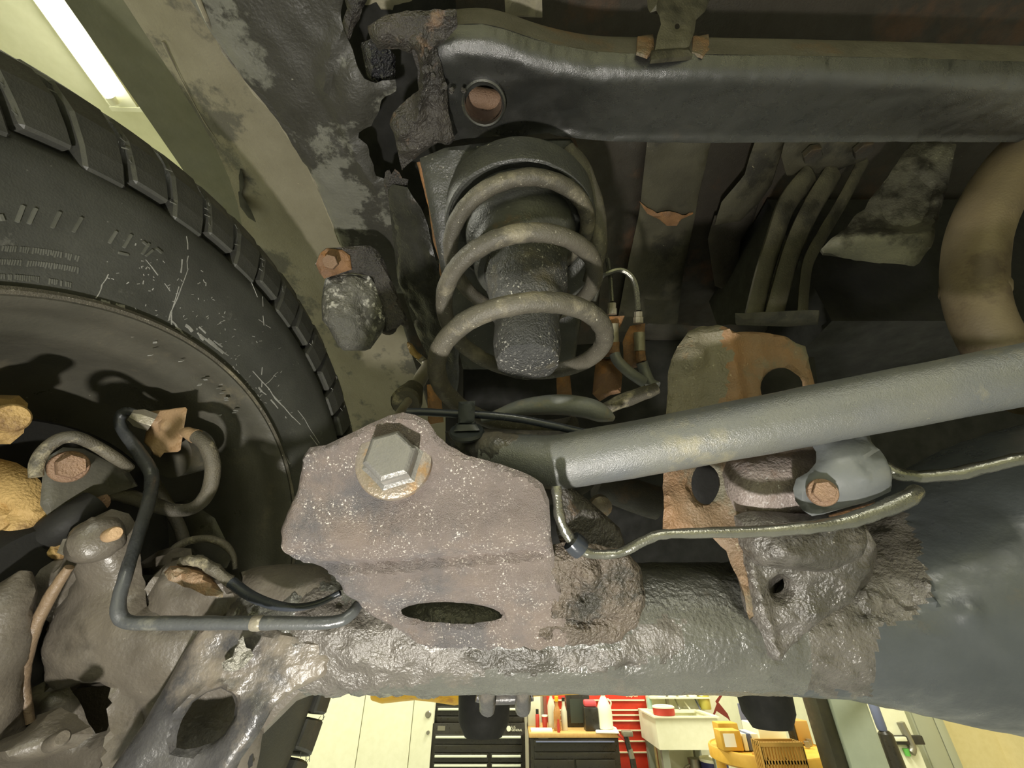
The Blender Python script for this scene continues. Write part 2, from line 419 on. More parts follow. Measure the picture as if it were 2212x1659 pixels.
M['crust'] = mat('brown_grey_crust', '5f5b55', '524e4a', '38352f', 0.42, 12, spk='d8d2c6', samt=0.2, ssc=260, rough=0.32, bump=0.5, bs=110, bd=0.003, spec=0.8)
M['void'] = mat('black_and_painted_shade', '0e0e0b', '141410', rough=0.8, bump=0.1)  # near-black of dark parts, also stands in for shade in holes
M['gloss'] = mat('wet_black_tar', '1d1d20', '2a2a30', rough=0.15, bump=0.9, bs=90, bd=0.006, spec=0.9)
M['dust'] = mat('dark_dusty_steel', '3b3830', '2f2c26', '4c3d2d', 0.25, 12, rough=0.6, bump=0.3)
# workshop
M['wall'] = mat('cream_wall_paint', 'e2e2c2', 'dcdcbc', rough=0.8)
M['tanwall'] = mat('ochre_wall_paint', 'ecdfae', 'e6d8a4', rough=0.8)
M['concrete'] = mat('grey_concrete', 'a0a3a3', '8f9292', rough=0.6, bump=0.2)
M['ceil'] = mat('white_ceiling_sheet', 'd9d9bb', 'd2d2b2', rough=0.7)
M['cream'] = mat('cream_cabinet_paint', 'e8e7ca', 'e2e1c2', rough=0.55)
M['chest'] = mat('black_chest_paint', '24211b', '2b2820', rough=0.35)
M['alu'] = mat('bright_drawer_pull', 'dfe3cc', rough=0.3, metal=0.0)
M['red'] = mat('red_chest_paint', 'c8301c', 'd23a22', rough=0.4)
M['redpull'] = mat('cream_drawer_pull', 'f0e8c0', rough=0.4)
M['wood'] = mat('pale_worktop_wood', 'd0a866', 'c49a58', rough=0.5, ns=40)
M['white'] = mat('white_plastic', 'ece9cf', rough=0.5)
M['paper'] = mat('white_paper', 'f2efe2', rough=0.8)
M['yellow'] = mat('amber_yellow_plastic', 'd3a640', 'c99a34', rough=0.5)
M['yellow2'] = mat('bright_yellow_paint', 'f5bf1c', 'eab416', 'c98a1c', 0.2, 20, rough=0.5)
M['yellowcap'] = mat('yellow_cap', 'e8d010', rough=0.4)
M['amber'] = mat('amber_bottle', 'a9743a', 'b8874c', rough=0.3)
M['clearish'] = mat('milky_bottle', 'cfcab0', rough=0.3)
M['redtin'] = mat('red_tin', 'b53a2c', rough=0.4)
M['pink'] = mat('coral_red_case', 'd9545a', rough=0.5)
M['bluecap'] = mat('blue_cap', '6a6fc0', rough=0.4)
M['navy'] = mat('navy_bucket', '2b2a5c', rough=0.5)
M['teal'] = mat('pale_teal_soap', '9db8a8', rough=0.3)
M['greyblue'] = mat('grey_green_post_paint', 'a9b2a2', 'a3ac9c', rough=0.45)
M['darkpost'] = mat('dark_lift_column', '33301f', '2a2719', rough=0.5)
M['greylegs'] = mat('grey_sink_leg', '8d9180', rough=0.5)
M['steel'] = mat('dull_steel', '8f8b7c', rough=0.35, metal=0.6)
M['brown'] = mat('amber_basket', 'b98f45', rough=0.5)
M['maroon'] = mat('dark_red_bottle', '5a2018', rough=0.4)
M['bluegray2'] = mat('slate_blue_plastic', '5a6078', rough=0.5)
M['green'] = mat('green_handle', '5fae4a', rough=0.5)
M['greydoor'] = mat('grey_locker_paint', 'a9ab93', rough=0.5)
M['screen'] = mat('dark_case_lid', '3a4038', rough=0.3)
M['tube'] = mat('lit_fluorescent_tube', 'ffffff', emit='fffdf0', es=14.0)
M['fixture'] = mat('white_fixture_enamel', 'e2e2c8', rough=0.4)
# ------------------------------------------------------------------ the workshop
def st(name, lo, hi, m): return box(name, lo, hi, m, kind='structure')
RX0, RX1, RY0, RY1, RZ = -4.2, 5.0, -3.5, 5.6, 3.42
st('floor', (RX0, RY0, -0.1), (RX1, RY1, 0), M['concrete'])
st('ceiling', (RX0, RY0, RZ), (RX1, RY1, RZ + 0.1), M['ceil'])
st('wall_back', (RX0, RY1, 0), (RX1, RY1 + 0.1, RZ), M['wall'])
st('wall_front', (RX0, RY0 - 0.1, 0), (RX1, RY0, RZ), M['wall'])
st('wall_left', (RX0 - 0.1, RY0, 0), (RX0, RY1, RZ), M['wall'])
st('wall_right', (RX1, RY0, 0), (RX1 + 0.1, RY1, RZ), M['tanwall'])
ochre = W(2062, 1620, RY1 - 0.02).x
box('trim_back', (ochre, RY1 - 0.02, 0), (RX1, RY1, RZ), M['tanwall'], kind='structure', )
for i in range(9):
    x = RX0 + 0.9 + i * 0.95
    box('trim_%d' % (i + 1), (x - 0.012, RY0, RZ - 0.008), (x + 0.012, RY1, RZ), M['fixture'], kind='structure')

# fluorescent fixture over the wheel
tz = RZ - CAM.z
f0 = H(62, -40, tz - 0.07); f1 = H(243, 216, tz - 0.07); dr = (f1 - f0).normalized(); sd = Vector((0, 0, 1)).cross(dr).normalized()
if sd.x < 0: sd = -sd
t = thing('ceiling_light', 'lit fluorescent tube fixture on the ceiling above the tire', 'lamp', (f1.x, f1.y, RZ - 0.09))
st0 = f1 - dr * 1.22
lathe('tube', [(0.015, 0), (0.019, 0.02), (0.019, 1.18), (0.015, 1.20)], st0 + dr * 0.01, dr, M['tube'], t, n=16, label='glowing white tube')
for e in (st0, f1): lathe('lamp_holder', [(0.017, -0.012), (0.017, 0.012)], e, dr, M['fixture'], t, n=12)
mb = MB()
def slab(c0, c1, w0, w1, z0, z1):
    v = []
    for e in (c0, c1):
        for w in (w0, w1):
            for z in (z0, z1): v.append(Vector((e.x, e.y, 0)) + sd * w + Vector((0, 0, z)))
    return v, [[0, 1, 3, 2], [4, 6, 7, 5], [0, 4, 5, 1], [2, 3, 7, 6], [0, 2, 6, 4], [1, 5, 7, 3]]
mb.add(slab(st0 - dr * 0.03, f1 + dr * 0.035, -0.05, 0.055, RZ - 0.045, RZ))
mb.build('housing', M['fixture'], t, smooth=False)
MB().add(slab(st0 - dr * 0.03, f1 + dr * 0.035, 0.075, 0.13, RZ - 0.03, RZ)).build('reflector', M['fixture'], t, smooth=False)
MB().add(slab(f1 + dr * 0.035, f1 + dr * 0.05, -0.05, 0.13, RZ - 0.05, RZ)).build('end_cap', M['fixture'], t, smooth=False)

# ---- things along the back of the workshop: measured off at their own distance from the camera
def span(x0, x1, row, y): return W(x0, row, y).x, W(x1, row, y).x
def zz(py, y, px=1200): return W(px, py, y).z

# cream storage cabinet
Y = 4.6; x0, x1 = span(560, 929, 1650, Y); xs = W(886, 1600, Y).x; xm = W(775, 1600, Y).x
t = thing('storage_cabinet', 'tall cream metal cabinet with round lock, left of the black tool chest', 'cabinet', ((x0 + x1) / 2, Y + .25, 0))
box('body', (x0, Y + 0.02, 0.0), (x1, Y + 0.5, 1.95), M['cream'], t, 0.004)
for a, b in ((x0 + .006, xm - .003), (xm + .003, xs - .003), (xs + .003, x1 - .004)):
    d = box('door', (a, Y, 0.05), (b, Y + 0.018, 1.93), M['cream'], t, 0.003)
lathe('lock', [(0.026, 0), (0.026, 0.008), (0.02, 0.014)], W(925, 1543, Y), (0, -1, 0), M['steel'], t, n=20, label='round grey lock')
lathe('latch', [(0.014, 0), (0.014, 0.02)], W(925, 1582, Y), (0, -1, 0), M['steel'], t, n=12)

# black tool chest: lower cabinet and the chest standing on it
def drawers(t, rows, Y, hm, dm, hh=5):
    for (ax, bx, top, bot, hy, pull) in rows:
        xa, xb = span(ax, bx, (top + bot) / 2, Y)
        d = box('drawer', (xa, Y - 0.018, zz(bot, Y)), (xb, Y - 0.001, zz(top, Y)), dm, t, 0.003)
        if pull:
            p0 = W(ax + 3, hy, Y); p1 = W(bx - 3, hy, Y); h = abs(zz(hy - hh / 2, Y) - zz(hy + hh / 2, Y)) / 2
            box('handle', (p0.x, Y - 0.036, p0.z - h), (p1.x, Y - 0.018, p0.z + h), hm, d, 0.003)
Y = 4.62; x0, x1 = span(928, 1135, 1640, Y); zt = zz(1562, Y)
t = thing('tool_cabinet', 'black lower tool cabinet with bright drawer pulls and white logo', 'tool cabinet', ((x0 + x1) / 2, Y + .25, 0))
box('body', (x0, Y, 0.10), (x1, Y + 0.48, zt), M['chest'], t, 0.004)
for cx in (x0 + .07, x1 - .07):
    for cy in (Y + .08, Y + .4): lathe('caster', [(0.045, -0.015), (0.05, 0), (0.045, 0.015)], (cx, cy, 0.05), (1, 0, 0), M['chest'], t, n=16)
drawers(t, [(939, 1128, 1585, 1606, 1591, 1), (939, 1128, 1608, 1624, 1612, 0), (937, 1055, 1626, 1645, 1632, 1), (1060, 1128, 1626, 1645, 1632, 1),
            (936, 1055, 1647, 1665, 1652, 1), (1060, 1128, 1647, 1665, 1652, 1)], Y, M['alu'], M['chest'])
for i in range(4): box('drawer', (x0 + .02, Y - .018, .14 + i * .14), (x1 - .02, Y - .001, .27 + i * .14), M['chest'], t, .003)
a = W(945, 1578, Y); b = W(962, 1568, Y); box('name_plate', (a.x, Y - .004, a.z), (b.x, Y, b.z), M['steel'], t)
lathe('lock', [(0.006, 0), (0.006, 0.006)], W(1033, 1573, Y), (0, -1, 0), M['alu'], t, n=10)
lathe('logo_disc', [(0.019, 0), (0.019, 0.003)], W(1099, 1574, Y), (0, -1, 0), M['white'], t, n=24, label='white round logo')
def words(name, s, loc, size, m, parent, label=None, ext=0.001):
    c = bpy.data.curves.new(name, 'FONT'); c.body = s; c.size = size; c.extrude = ext; c.materials.append(m)
    o = bpy.data.objects.new(name, c); COL.objects.link(o); o.rotation_euler = (R(90), 0, 0)
    o.location = Vector(loc) - sub(parent); o.parent = parent
    me = bpy.data.meshes.new_from_object(o.evaluated_get(bpy.context.evaluated_depsgraph_get()))
    q = bpy.data.objects.new(name, me); COL.objects.link(q); q.rotation_euler = o.rotation_euler; q.location = o.location; q.parent = parent
    bpy.data.objects.remove(o); bpy.data.curves.remove(c)
    return tag(q, label)
p = W(1105, 1573.4, Y - .003); words('logo_lettering', 'U.S.', p, 0.024, M['white'], t)
p = W(1105, 1579.4, Y - .003); words('logo_lettering', 'GENERAL', p, 0.0215, M['white'], t)
Y2 = 4.66; x0, x1 = span(938, 1133, 1560, Y2)
t = thing('tool_chest', 'black top chest standing on the black tool cabinet, two bright pulls', 'tool chest', ((x0 + x1) / 2, Y2 + .2, zt))
box('body', (x0, Y2, zt), (x1, Y2 + 0.40, zt + 0.36), M['chest'], t, 0.004)
drawers(t, [(944, 1030, 1524, 1545, 1531, 1), (1034, 1128, 1524, 1545, 1531, 1), (944, 1128, 1547, 1560, 1552, 0)], Y2, M['alu'], M['chest'])

# workbench cabinet
Y = 4.4; x0, x1 = span(1146, 1336, 1600, Y); z1 = zz(1583, Y)
t = thing('workbench_cabinet', 'black drawer cabinet with a pale wooden worktop, beside the red chest', 'cabinet', ((x0 + x1) / 2, Y + .25, 0))
box('body', (x0, Y, 0.1), (x1, Y + 0.52, z1 - 0.03), M['chest'], t, 0.004)
box('worktop', (x0 - .012, Y - .015, z1 - 0.03), (x1 + .015, Y + 0.54, z1), M['wood'], t, 0.004, label='pale wooden worktop')
for cx in (x0 + .07, x1 - .07):
    for cy in (Y + .08, Y + .4): lathe('caster', [(0.045, -0.015), (0.05, 0), (0.045, 0.015)], (cx, cy, 0.05), (1, 0, 0), M['chest'], t, n=16)
drawers(t, [(1154, 1329, 1597, 1622, 1601, 1), (1154, 1329, 1624, 1638, 1627, 0), (1154, 1240, 1640, 1665, 1643, 0), (1244, 1329, 1640, 1665, 1643, 0)], Y, M['bluegray2'], M['chest'], 3)
for i in range(3): box('drawer', (x0 + .02, Y - .018, .14 + i * .17), (x1 - .02, Y - .001, .30 + i * .17), M['chest'], t, .003)
a = W(1163, 1595, Y); b = W(1184, 1588.5, Y); box('name_plate', (a.x, Y - .004, a.z), (b.x, Y, b.z), M['steel'], t)
ZB = z1
def onb(px, y): return W(px, 1575, y).x
def bottle(name, label, px, y, prof, m, capm=None, caph=0.0, capr=0.012, cat='bottle', z=None, group=None):
    zb = ZB if z is None else z; x = W(px, 1560, y).x
    b = lathe(name, prof, (x, y, zb), (0, 0, 1), m, n=18, label=label, cat=cat, group=group)
    if capm:
        h = prof[-1][1]; lathe('cap', [(capr, h - .004), (capr, h + caph), (capr * .8, h + caph + .002)], (x, y, zb), (0, 0, 1), capm, b, n=14)
    return b
bt = lambda r, h, n=0.35, k=1.0: [(r * .9, 0), (r, .006), (r, h * .62), (r * .75, h * .74), (r * n, h * .86), (r * n, h)]
bottle('oil_bottle', 'tall milky bottle with yellow cap on the wooden worktop', 1192, 4.62, bt(.034, .25), M['clearish'], M['yellowcap'], .028, .019)
bottle('sauce_bottle', 'amber bottle with an orange yellow top, front of the worktop', 1204, 4.5, bt(.03, .2, .45), M['amber'], M['yellow2'], .03, .017)
bottle('spray_bottle', 'slim pale squeeze bottle with dark cap right of the amber bottle', 1219, 4.52, bt(.026, .2, .5), M['clearish'], M['chest'], .02, .014)
bottle('marker_pen', 'short rust red marker standing at the worktop front edge', 1206, 4.42, [(.012, 0), (.012, .05), (.008, .07), (.008, .085)], M['redtin'], cat='marker')
bottle('spray_can', 'slim red and dark spray can at the left of the worktop', 1161, 4.66, [(.016, 0), (.017, .01), (.017, .085), (.012, .095)], M['redtin'], M['chest'], .03, .013, cat='can')
bottle('paper_cup', 'small red and white cup behind the white paper', 1177, 4.62, [(.02, 0), (.026, .08), (.027, .083)], M['redtin'], M['white'], .006, .027, cat='cup')
p = W(1170, 1569, 4.5)
box('paper_sheet', (onb(1147, 4.46), 4.43, ZB), (onb(1193, 4.46), 4.56, ZB + .012), M['paper'], label='stack of white paper on the left of the worktop', cat='paper')
box('cream_carton', (onb(1140, 4.8), 4.72, ZB), (onb(1168, 4.8), 4.86, ZB + .27), M['cream'], bev=.004, label='cream carton at the back left of the worktop', cat='box')
t = thing('battery_case', 'dark grey case with a flat screen lid behind the bottles', 'case', (onb(1250, 4.7), 4.7, ZB))
box('body', (onb(1226, 4.7), 4.66, ZB), (onb(1277, 4.7), 4.8, ZB + .235), M['chest'], t, .006)
box('lid_panel', (onb(1233, 4.7), 4.655, ZB + .03), (onb(1271, 4.7), 4.66, ZB + .2), M['screen'], t)
t = thing('charger', 'black and red battery charger left of the white jug', 'charger', (onb(1279, 4.5), 4.5, ZB))
box('body', (onb(1264, 4.5), 4.46, ZB), (onb(1294, 4.5), 4.60, ZB + .16), M['chest'], t, .012)
box('top_grip', (onb(1266, 4.5), 4.47, ZB + .16), (onb(1292, 4.5), 4.58, ZB + .205), M['pink'], t, .014, label='red grip')
t = thing('white_jug', 'white plastic jug with blue cap standing on the worktop', 'jug', (onb(1309, 4.5), 4.5, ZB))
jx = onb(1309, 4.5)
lathe('body', [(.055, 0), (.062, .008), (.064, .10), (.058, .15), (.032, .20), (.018, .222), (.018, .23)], (jx, 4.5, ZB + .012), (0, 0, 1), M['white'], t, n=24)
lathe('cap', [(.021, .23), (.021, .246), (.018, .248)], (jx, 4.5, ZB + .012), (0, 0, 1), M['bluecap'], t, n=16)
tube('handle', [Vector((jx + .05, 4.5, ZB + .15)), Vector((jx + .062, 4.49, ZB + .19)), Vector((jx + .035, 4.49, ZB + .215))], .007, M['white'], t, n=8)
relief('folded_cloth', [(1287, 1580), (1285, 1572), (1300, 1567), (1330, 1569), (1337, 1581)], Plane(Vector((0, 4.42, ZB + .011)), Vector((1, 4.42, ZB + .011)), Vector((0, 5, ZB + .011))), .0105, M['paper'], step=.02, edge=.004, namp=.004, nsc=20, label='crumpled white cloth under the white jug', cat='cloth')

# red tool chest
Y = 5.05; x0, x1 = span(1185, 1414, 1640, Y)
x1 = W(1402, 1560, Y).x
t = thing('red_tool_chest', 'tall red roller tool chest with long cream drawer pulls', 'tool chest', ((x0 + x1) / 2, Y + .25, 0))
box('body', (x0, Y, 0.1), (x1, Y + .5, zz(1478, Y)), M['red'], t, .004)
for cx in (x0 + .07, x1 - .07):
    for cy in (Y + .08, Y + .4): lathe('caster', [(0.045, -0.015), (0.05, 0), (0.045, 0.015)], (cx, cy, 0.05), (1, 0, 0), M['chest'], t, n=16)
hs = [1512, 1533.5, 1544, 1556, 1577, 1600, 1624]
for i, h in enumerate(hs):
    b = (hs[i + 1] - 3 if i + 1 < len(hs) else 1664)
    z_0, z_1, zh = zz(b, Y), zz(h - 3, Y), zz(h, Y)
    d = box('drawer', (x0 + .02, Y - .015, z_0), (x1 - .012, Y - .001, z_1), M['red'], t, .002)
    box('handle', (x0 + .03, Y - .03, zh - .0055), (x1 - .02, Y - .015, zh + .0055), M['redpull'], d, .002)
box('drawer', (x0 + .02, Y - .015, .14), (x1 - .012, Y - .001, zz(1668, Y)), M['red'], t, .002)
p = W(1352, 1505.5, Y - .004); words('lettering', 'Snap-on', p, 0.036, M['redpull'], t, label='cream lettering along the top')

# grey clamp tool hanging beside the bench
Y = 4.35
t = thing('bench_vise', 'grey and black clamp tool hung on the right side of the workbench', 'tool', W(1358, 1610, Y))
a, b = W(1347, 1592, Y), W(1367, 1580, Y); box('jaw', (a.x, Y, a.z), (b.x, Y + .08, b.z), M['steel'], t, .006)
for (x_, y_, x2, y2, r, m, nm) in ((1352, 1590, 1360, 1622, .02, 'chest', 'grip'), (1360, 1618, 1366, 1640, .022, 'steel', 'collar'), (1366, 1638, 1374, 1690, .024, 'chest', 'handle'), (1335, 1586, 1350, 1600, .008, 'redtin', 'lever')):
    tube(nm, [W(x_, y_, Y + .03), W(x2, y2, Y + .03)], r, M[m], t, n=12, k=2)

# utility sink
Y = 4.45; xa = W(1420, 1585, Y).x; xb = W(1556, 1585, Y).x; zr = zz(1551, Y); zb = zz(1620, Y); yb = 5.0
t = thing('utility_sink', 'white plastic laundry sink on grey legs right of the red chest', 'sink', ((xa + xb) / 2, Y + .25, 0))
mb = MB()
mb.add(box_vf((xa, Y, zb), (xb, Y + .02, zr))); mb.add(box_vf((xa, yb - .02, zb), (xb, yb, zr))); mb.add(box_vf((xa + .001, Y + .02, zb), (xa + .02, yb - .02, zr)))
mb.add(box_vf((xb - .02, Y + .02, zb), (xb - .001, yb - .02, zr))); mb.add(box_vf((xa + .02, Y + .02, zb + .001), (xb - .02, yb - .02, zb + .02)))
mb.build('basin', M['cream'], t, smooth=False)
box('rim', (xa - .015, Y + .03, zr), (xa + .03, yb - .13, zr + .012), M['cream'], t); box('rim', (xb - .03, Y + .03, zr), (xb + .015, yb - .13, zr + .012), M['cream'], t)
box('rim', (xa - .015, Y - .015, zr), (xb + .015, Y + .03, zr + .012), M['cream'], t); box('ledge', (xa, yb - .13, zr - .012), (xb, yb + .01, zr + .008), M['cream'], t)
for lx in (xa + .05, xb - .05):
    for ly in (Y + .05, yb - .05): box('leg', (lx - .028, ly - .028, 0), (lx + .028, ly + .028, zb), M['greylegs'], t)
box('tap', (xa + .26, yb - .06, zr + .008), (xa + .29, yb - .03, zr + .12), M['steel'], t, .004)
zl = zr + .008
def onl(px): return W(px, 1540, yb - .06).x
bottle('soap_bottle', 'pale teal soap bottle with pump at the sink corner', 1409, yb - .06, bt(.022, .11, .4), M['teal'], M['chest'], .04, .006, z=zl)
t = thing('hand_cleaner_tin', 'oval red tin with open white rim on the sink', 'tin', (W(1437, 1540, Y + .01).x, Y + .06, zr + .012))
tx = W(1437, 1545, Y + .05).x
lathe('body', [(.085, 0), (.09, .005), (.09, .05)], (tx, Y + .075, zr + .012), (0, 0, 1), M['redtin'], t, n=28)
lathe('rim', [(.07, .05), (.092, .05), (.092, .06), (.078, .066), (.066, .058), (.066, .052)], (tx, Y + .075, zr + .012), (0, 0, 1), M['white'], t, n=28, close=False)
bottle('cleaner_tub', 'yellow green tub with white lid on the sink ledge', 1530, yb - .06, [(.05, 0), (.052, .01), (.052, .13), (.05, .135)], mat('tub_green', 'b9b04e', rough=.4), M['white'], .03, .054, cat='tub', z=zl)
for i, (px, h, m) in enumerate(((1468, .10, 'steel'), (1490, .05, 'white'), (1512, .10, 'bluegray2'))):
    x = onl(px); tube('scrub_brush', [Vector((x, yb - .09, zl)), Vector((x - .02, yb - .02, zl + h))], .007, M[m], n=8, k=2,
       label=('grey brush handle leaning behind the sink', 'short white brush on the sink ledge', 'dark blue brush leaning by the yellow tub')[i], cat='brush', group='brushes on the sink ledge')
box('backsplash', (W(1413, 1560, yb).x, yb + .03, 0.0), (xb + .25, yb + .06, zr + .55), M['cream'], label='cream splash board behind the utility sink', cat='board')
for i in range(5):
    px = 1425 + i * 22; p = W(px, 1503, yb - .01)
    lathe('towel_roll', [(.038, 0), (.04, .01), (.04, .16), (.036, .17)], (p.x, yb - .07, zl + .095), (0, 0, 1), M['paper'], n=18, label=('first white paper roll on the shelf above the sink, next to the red chest', 'second white paper roll from the red chest above the sink', 'middle white paper roll of five above the sink', 'fourth white paper roll from the red chest above the sink', 'last white paper roll on the shelf, above the yellow tub')[i], cat='paper roll', group='paper rolls above the sink')
box('roll_shelf', (onl(1405), yb - .12, zl + .083), (onl(1535), yb + .03, zl + .095), M['cream'], label='cream shelf holding the paper rolls above the sink', cat='shelf')
relief('red_board', [(1538, 1548), (1548, 1520), (1545, 1515), (1558, 1497), (1562, 1500), (1552, 1517), (1572, 1542), (1580, 1562), (1572, 1552), (1548, 1536), (1540, 1552)], PP((1540, 1540, 4.9 * .78), (1580, 1540, 4.9 * .78), (1560, 1500, 4.9 * .76)), .02, M['redtin'], step=.03, edge=0, label='folded red sign leaning at the right end of sink', cat='sign')
# things below the sink
for i in range(4):
    p = W(1455, 1650, 4.7); lathe('bucket', [(.075, 0), (.085, .10), (.09, .10), (.09, .108), (.07, .108)], (p.x, 4.7, .53 + i * .045 - .53 + .42), (0, 0, 1), M['white'], n=20, label=('lowest white tub of the stack under the sink', 'second lowest white tub of the stack under the sink', 'second highest white tub of the stack under the sink', 'topmost white tub of the stack under the sink')[i], cat='tub', group='white tubs under the sink')
box('shelf_board', (xa + .02, Y + .04, .39), (xb - .02, yb - .04, .418), M['steel'], label='grey shelf between the legs of the utility sink', cat='shelf')
p = W(1500, 1645, 4.7)
t = thing('steel_pitcher', 'dull steel pitcher under the sink', 'pitcher', (p.x, 4.7, .42))
lathe('body', [(.06, 0), (.07, .02), (.065, .2), (.05, .32), (.055, .36)], (p.x, 4.7, .418), (0, 0, 1), M['steel'], t, n=22)
tube('handle', [Vector((p.x - .05, 4.68, .74)), Vector((p.x - .11, 4.68, .70)), Vector((p.x - .11, 4.68, .58)), Vector((p.x - .06, 4.68, .52))], .009, M['steel'], t, n=8)
p = W(1545, 1650, 4.6)
t = thing('navy_bucket', 'navy blue bucket with white rim under the sink', 'bucket', (p.x, 4.62, .418))
lathe('body', [(.08, 0), (.11, .36), (.10, .36)], (p.x, 4.62, .418), (0, 0, 1), M['navy'], t, n=24)
lathe('rim', [(.112, .355), (.115, .365), (.112, .375), (.1, .365)], (p.x, 4.62, .418), (0, 0, 1), M['white'], t, n=24)

# amber cart
Y = 3.1; c = W(1657, 1612, Y + .35); zt = W(1657, 1612, Y + .35).z; rx = abs(W(1776, 1612, Y + .35).x - W(1537, 1612, Y + .35).x) / 2
t = thing('round_cart', 'round amber plastic cart top on four posts in front of the sink', 'cart', (c.x, c.y, 0))
cy = c.y
lathe('cart_top', [(rx * .9, -.075), (rx, -.06), (rx, -.008), (rx * .985, 0), (rx * .96, .002), (rx * .95, -.004), (.01, -.004)], (c.x, cy, zt), (0, 0, 1), M['yellow'], t, n=56)
for w in (35, 145, 215, 325, 270):
    q = Vector((c.x + rx * .86 * math.cos(R(w)), cy + rx * .86 * math.sin(R(w)), 0)); lathe('post', [(.03, .0), (.03, zt - .07)], q, (0, 0, 1), M['yellow'], t, n=12)
lathe('lower_shelf', [(rx * .92, .28), (rx * .97, .30), (rx * .97, .34), (.01, .34)], (c.x, cy, 0), (0, 0, 1), M['yellow'], t, n=48)
zt += .002
def cart(px0, px1, top, dy, depth): 
    y = cy + dy; z = zt; a, b = W(px0, 1620, y).x, W(px1, 1620, y).x
    return (a, y, z), (b, y + depth, max(z + .02, W(1650, top, y).z))
lo, hi = cart(1563, 1608, 1578, -.16, .10)
t2 = thing('amber_caddy', 'upright amber box with a white paper label on the round cart', 'box', ((lo[0] + hi[0]) / 2, lo[1], zt))
box('body', lo, hi, M['yellow'], t2, .006)
box('paper_label', (lo[0] + .015, lo[1] - .002, lo[2] + (hi[2] - lo[2]) * .2), (lo[0] + .015 + (hi[0] - lo[0]) * .55, lo[1], lo[2] + (hi[2] - lo[2]) * .85), M['paper'], t2, label='white paper label')
lo, hi = cart(1562, 1606, 1562, -.02, .10); box('tall_amber_bin', lo, hi, M['yellow'], bev=.006, label='taller amber bin behind the labelled amber box', cat='bin')
for i, (a, b, m, lb) in enumerate(((1610, 1619, 'white', 'first white binder beside the labelled amber box'), (1620, 1629, 'bluegray2', 'slate binder between the two white binders'), (1630, 1645, 'white', 'wider white binder beside the basket'))):
    lo, hi = cart(a, b, 1585, -.15 + i * .003, .16); box('binder', lo, hi, M[m], bev=.003, label=lb, cat='binder', group='binders on the round cart')
lo, hi = cart(1648, 1708, 1600, -.06, .22)
t2 = thing('white_tray', 'white tray on the round cart under the coral case', 'tray', ((lo[0] + hi[0]) / 2, lo[1], zt))
box('body', lo, (hi[0], hi[1], zt + .11), M['white'], t2, .006)
zq = zt + .11
a, b = W(1626, 1584, cy).x, W(1694, 1584, cy).x
t2 = thing('coral_case', 'coral red tool case lying on the white tray', 'case', ((a + b) / 2, cy + .05, zq))
box('body', (a + .05, cy - .02, zq), (b, cy + .16, zq + .035), M['pink'], t2, .01)
box('latch', (b - .05, cy - .028, zq + .008), (b - .02, cy - .02, zq + .028), M['redtin'], t2, .002)
zq2 = zq + .035
a2, b2 = W(1657, 1570, cy + .08).x, W(1680, 1570, cy + .08).x
box('white_carton', (a2, cy + .02, zq2), (b2, cy + .14, zq2 + .025), M['white'], bev=.003, label='small white carton on top of the coral case', cat='box')
a2, b2 = W(1612, 1572, cy + .2).x, W(1632, 1572, cy + .2).x
box('slate_binder', (a2, cy + .16, zt), (b2, cy + .26, zt + .19), M['bluegray2'], bev=.003, label='slate blue binder at the back of the round cart', cat='binder')
# basket with slots
y = cy - rx * .98 - .105; a, b = W(1646, 1625, y).x, W(1738, 1625, y).x; z1 = W(1690, 1603, y).z; z0 = z1 - .17
t2 = thing('slotted_basket', 'amber slotted plastic basket at the front of the round cart', 'basket', ((a + b) / 2, y, z0))
mb = MB(); n = 14
for k in range(n + 1):
    x = a + (b - a) * k / n; mb.add(box_vf((x - .004, y, z0), (x + .004, y + .008, z1)))
mb.add(box_vf((a, y, z0), (b, y + .008, z0 + .02))).add(box_vf((a, y - .004, z1 - .02), (b, y + .012, z1))).add(box_vf((a, y, (z0 + z1) / 2 - .008), (b, y + .008, (z0 + z1) / 2 + .008)))
mb.build('front', M['brown'], t2, smooth=False)
for xx in (a, b - .008):
    mb = MB()
    mb.add(box_vf((xx, y, z1 - .02), (xx + .008, y + .10, z1))).add(box_vf((xx, y, z0), (xx + .008, y + .10, z0 + .02)))
    for k in range(5): mb.add(box_vf((xx, y + k * .02, z0), (xx + .008, y + k * .02 + .008, z1)))
    mb.build('side', M['brown'], t2, smooth=False)
box('base', (a, y, z0), (b, y + .10, z0 + .008), M['brown'], t2); box('back', (a, y + .095, z0), (b, y + .103, z1), M['brown'], t2)
for xx in (a + .06, b - .06): box('hook', (xx - .01, y + .095, min(z1, zt) - .03), (xx + .01, y + .24, zt + .006), M['brown'], t2)
for i, (px, dy, r, m, lb) in enumerate(((1716, .06, .022, 'chest', 'dark cup at the right of the coral case'), (1741, -.05, .014, 'steel', 'bright steel socket nearest the cart rim'), (1747, .02, .014, 'steel', 'bright steel socket second from the cart rim'), (1743, .09, .014, 'steel', 'bright steel socket farthest from the cart rim'))):
    p = W(px, 1600, cy + dy); lathe('cup' if i == 0 else 'socket', [(r, 0), (r * 1.1, .03 + .08 * (i == 0)), (r * .8, .03 + .08 * (i == 0))], (p.x, cy + dy, zt), (0, 0, 1), M[m], n=14, label=lb, cat='cup' if i == 0 else 'socket', group=None if i == 0 else 'sockets on the round cart')
p = W(1745, 1600, cy + .1); box('amber_crate', (p.x - .09, cy + .04, zt), (p.x - .0, cy + .14, zt + .12), M['brown'], bev=.005, label='brown amber crate at the back right of the round cart', cat='crate')

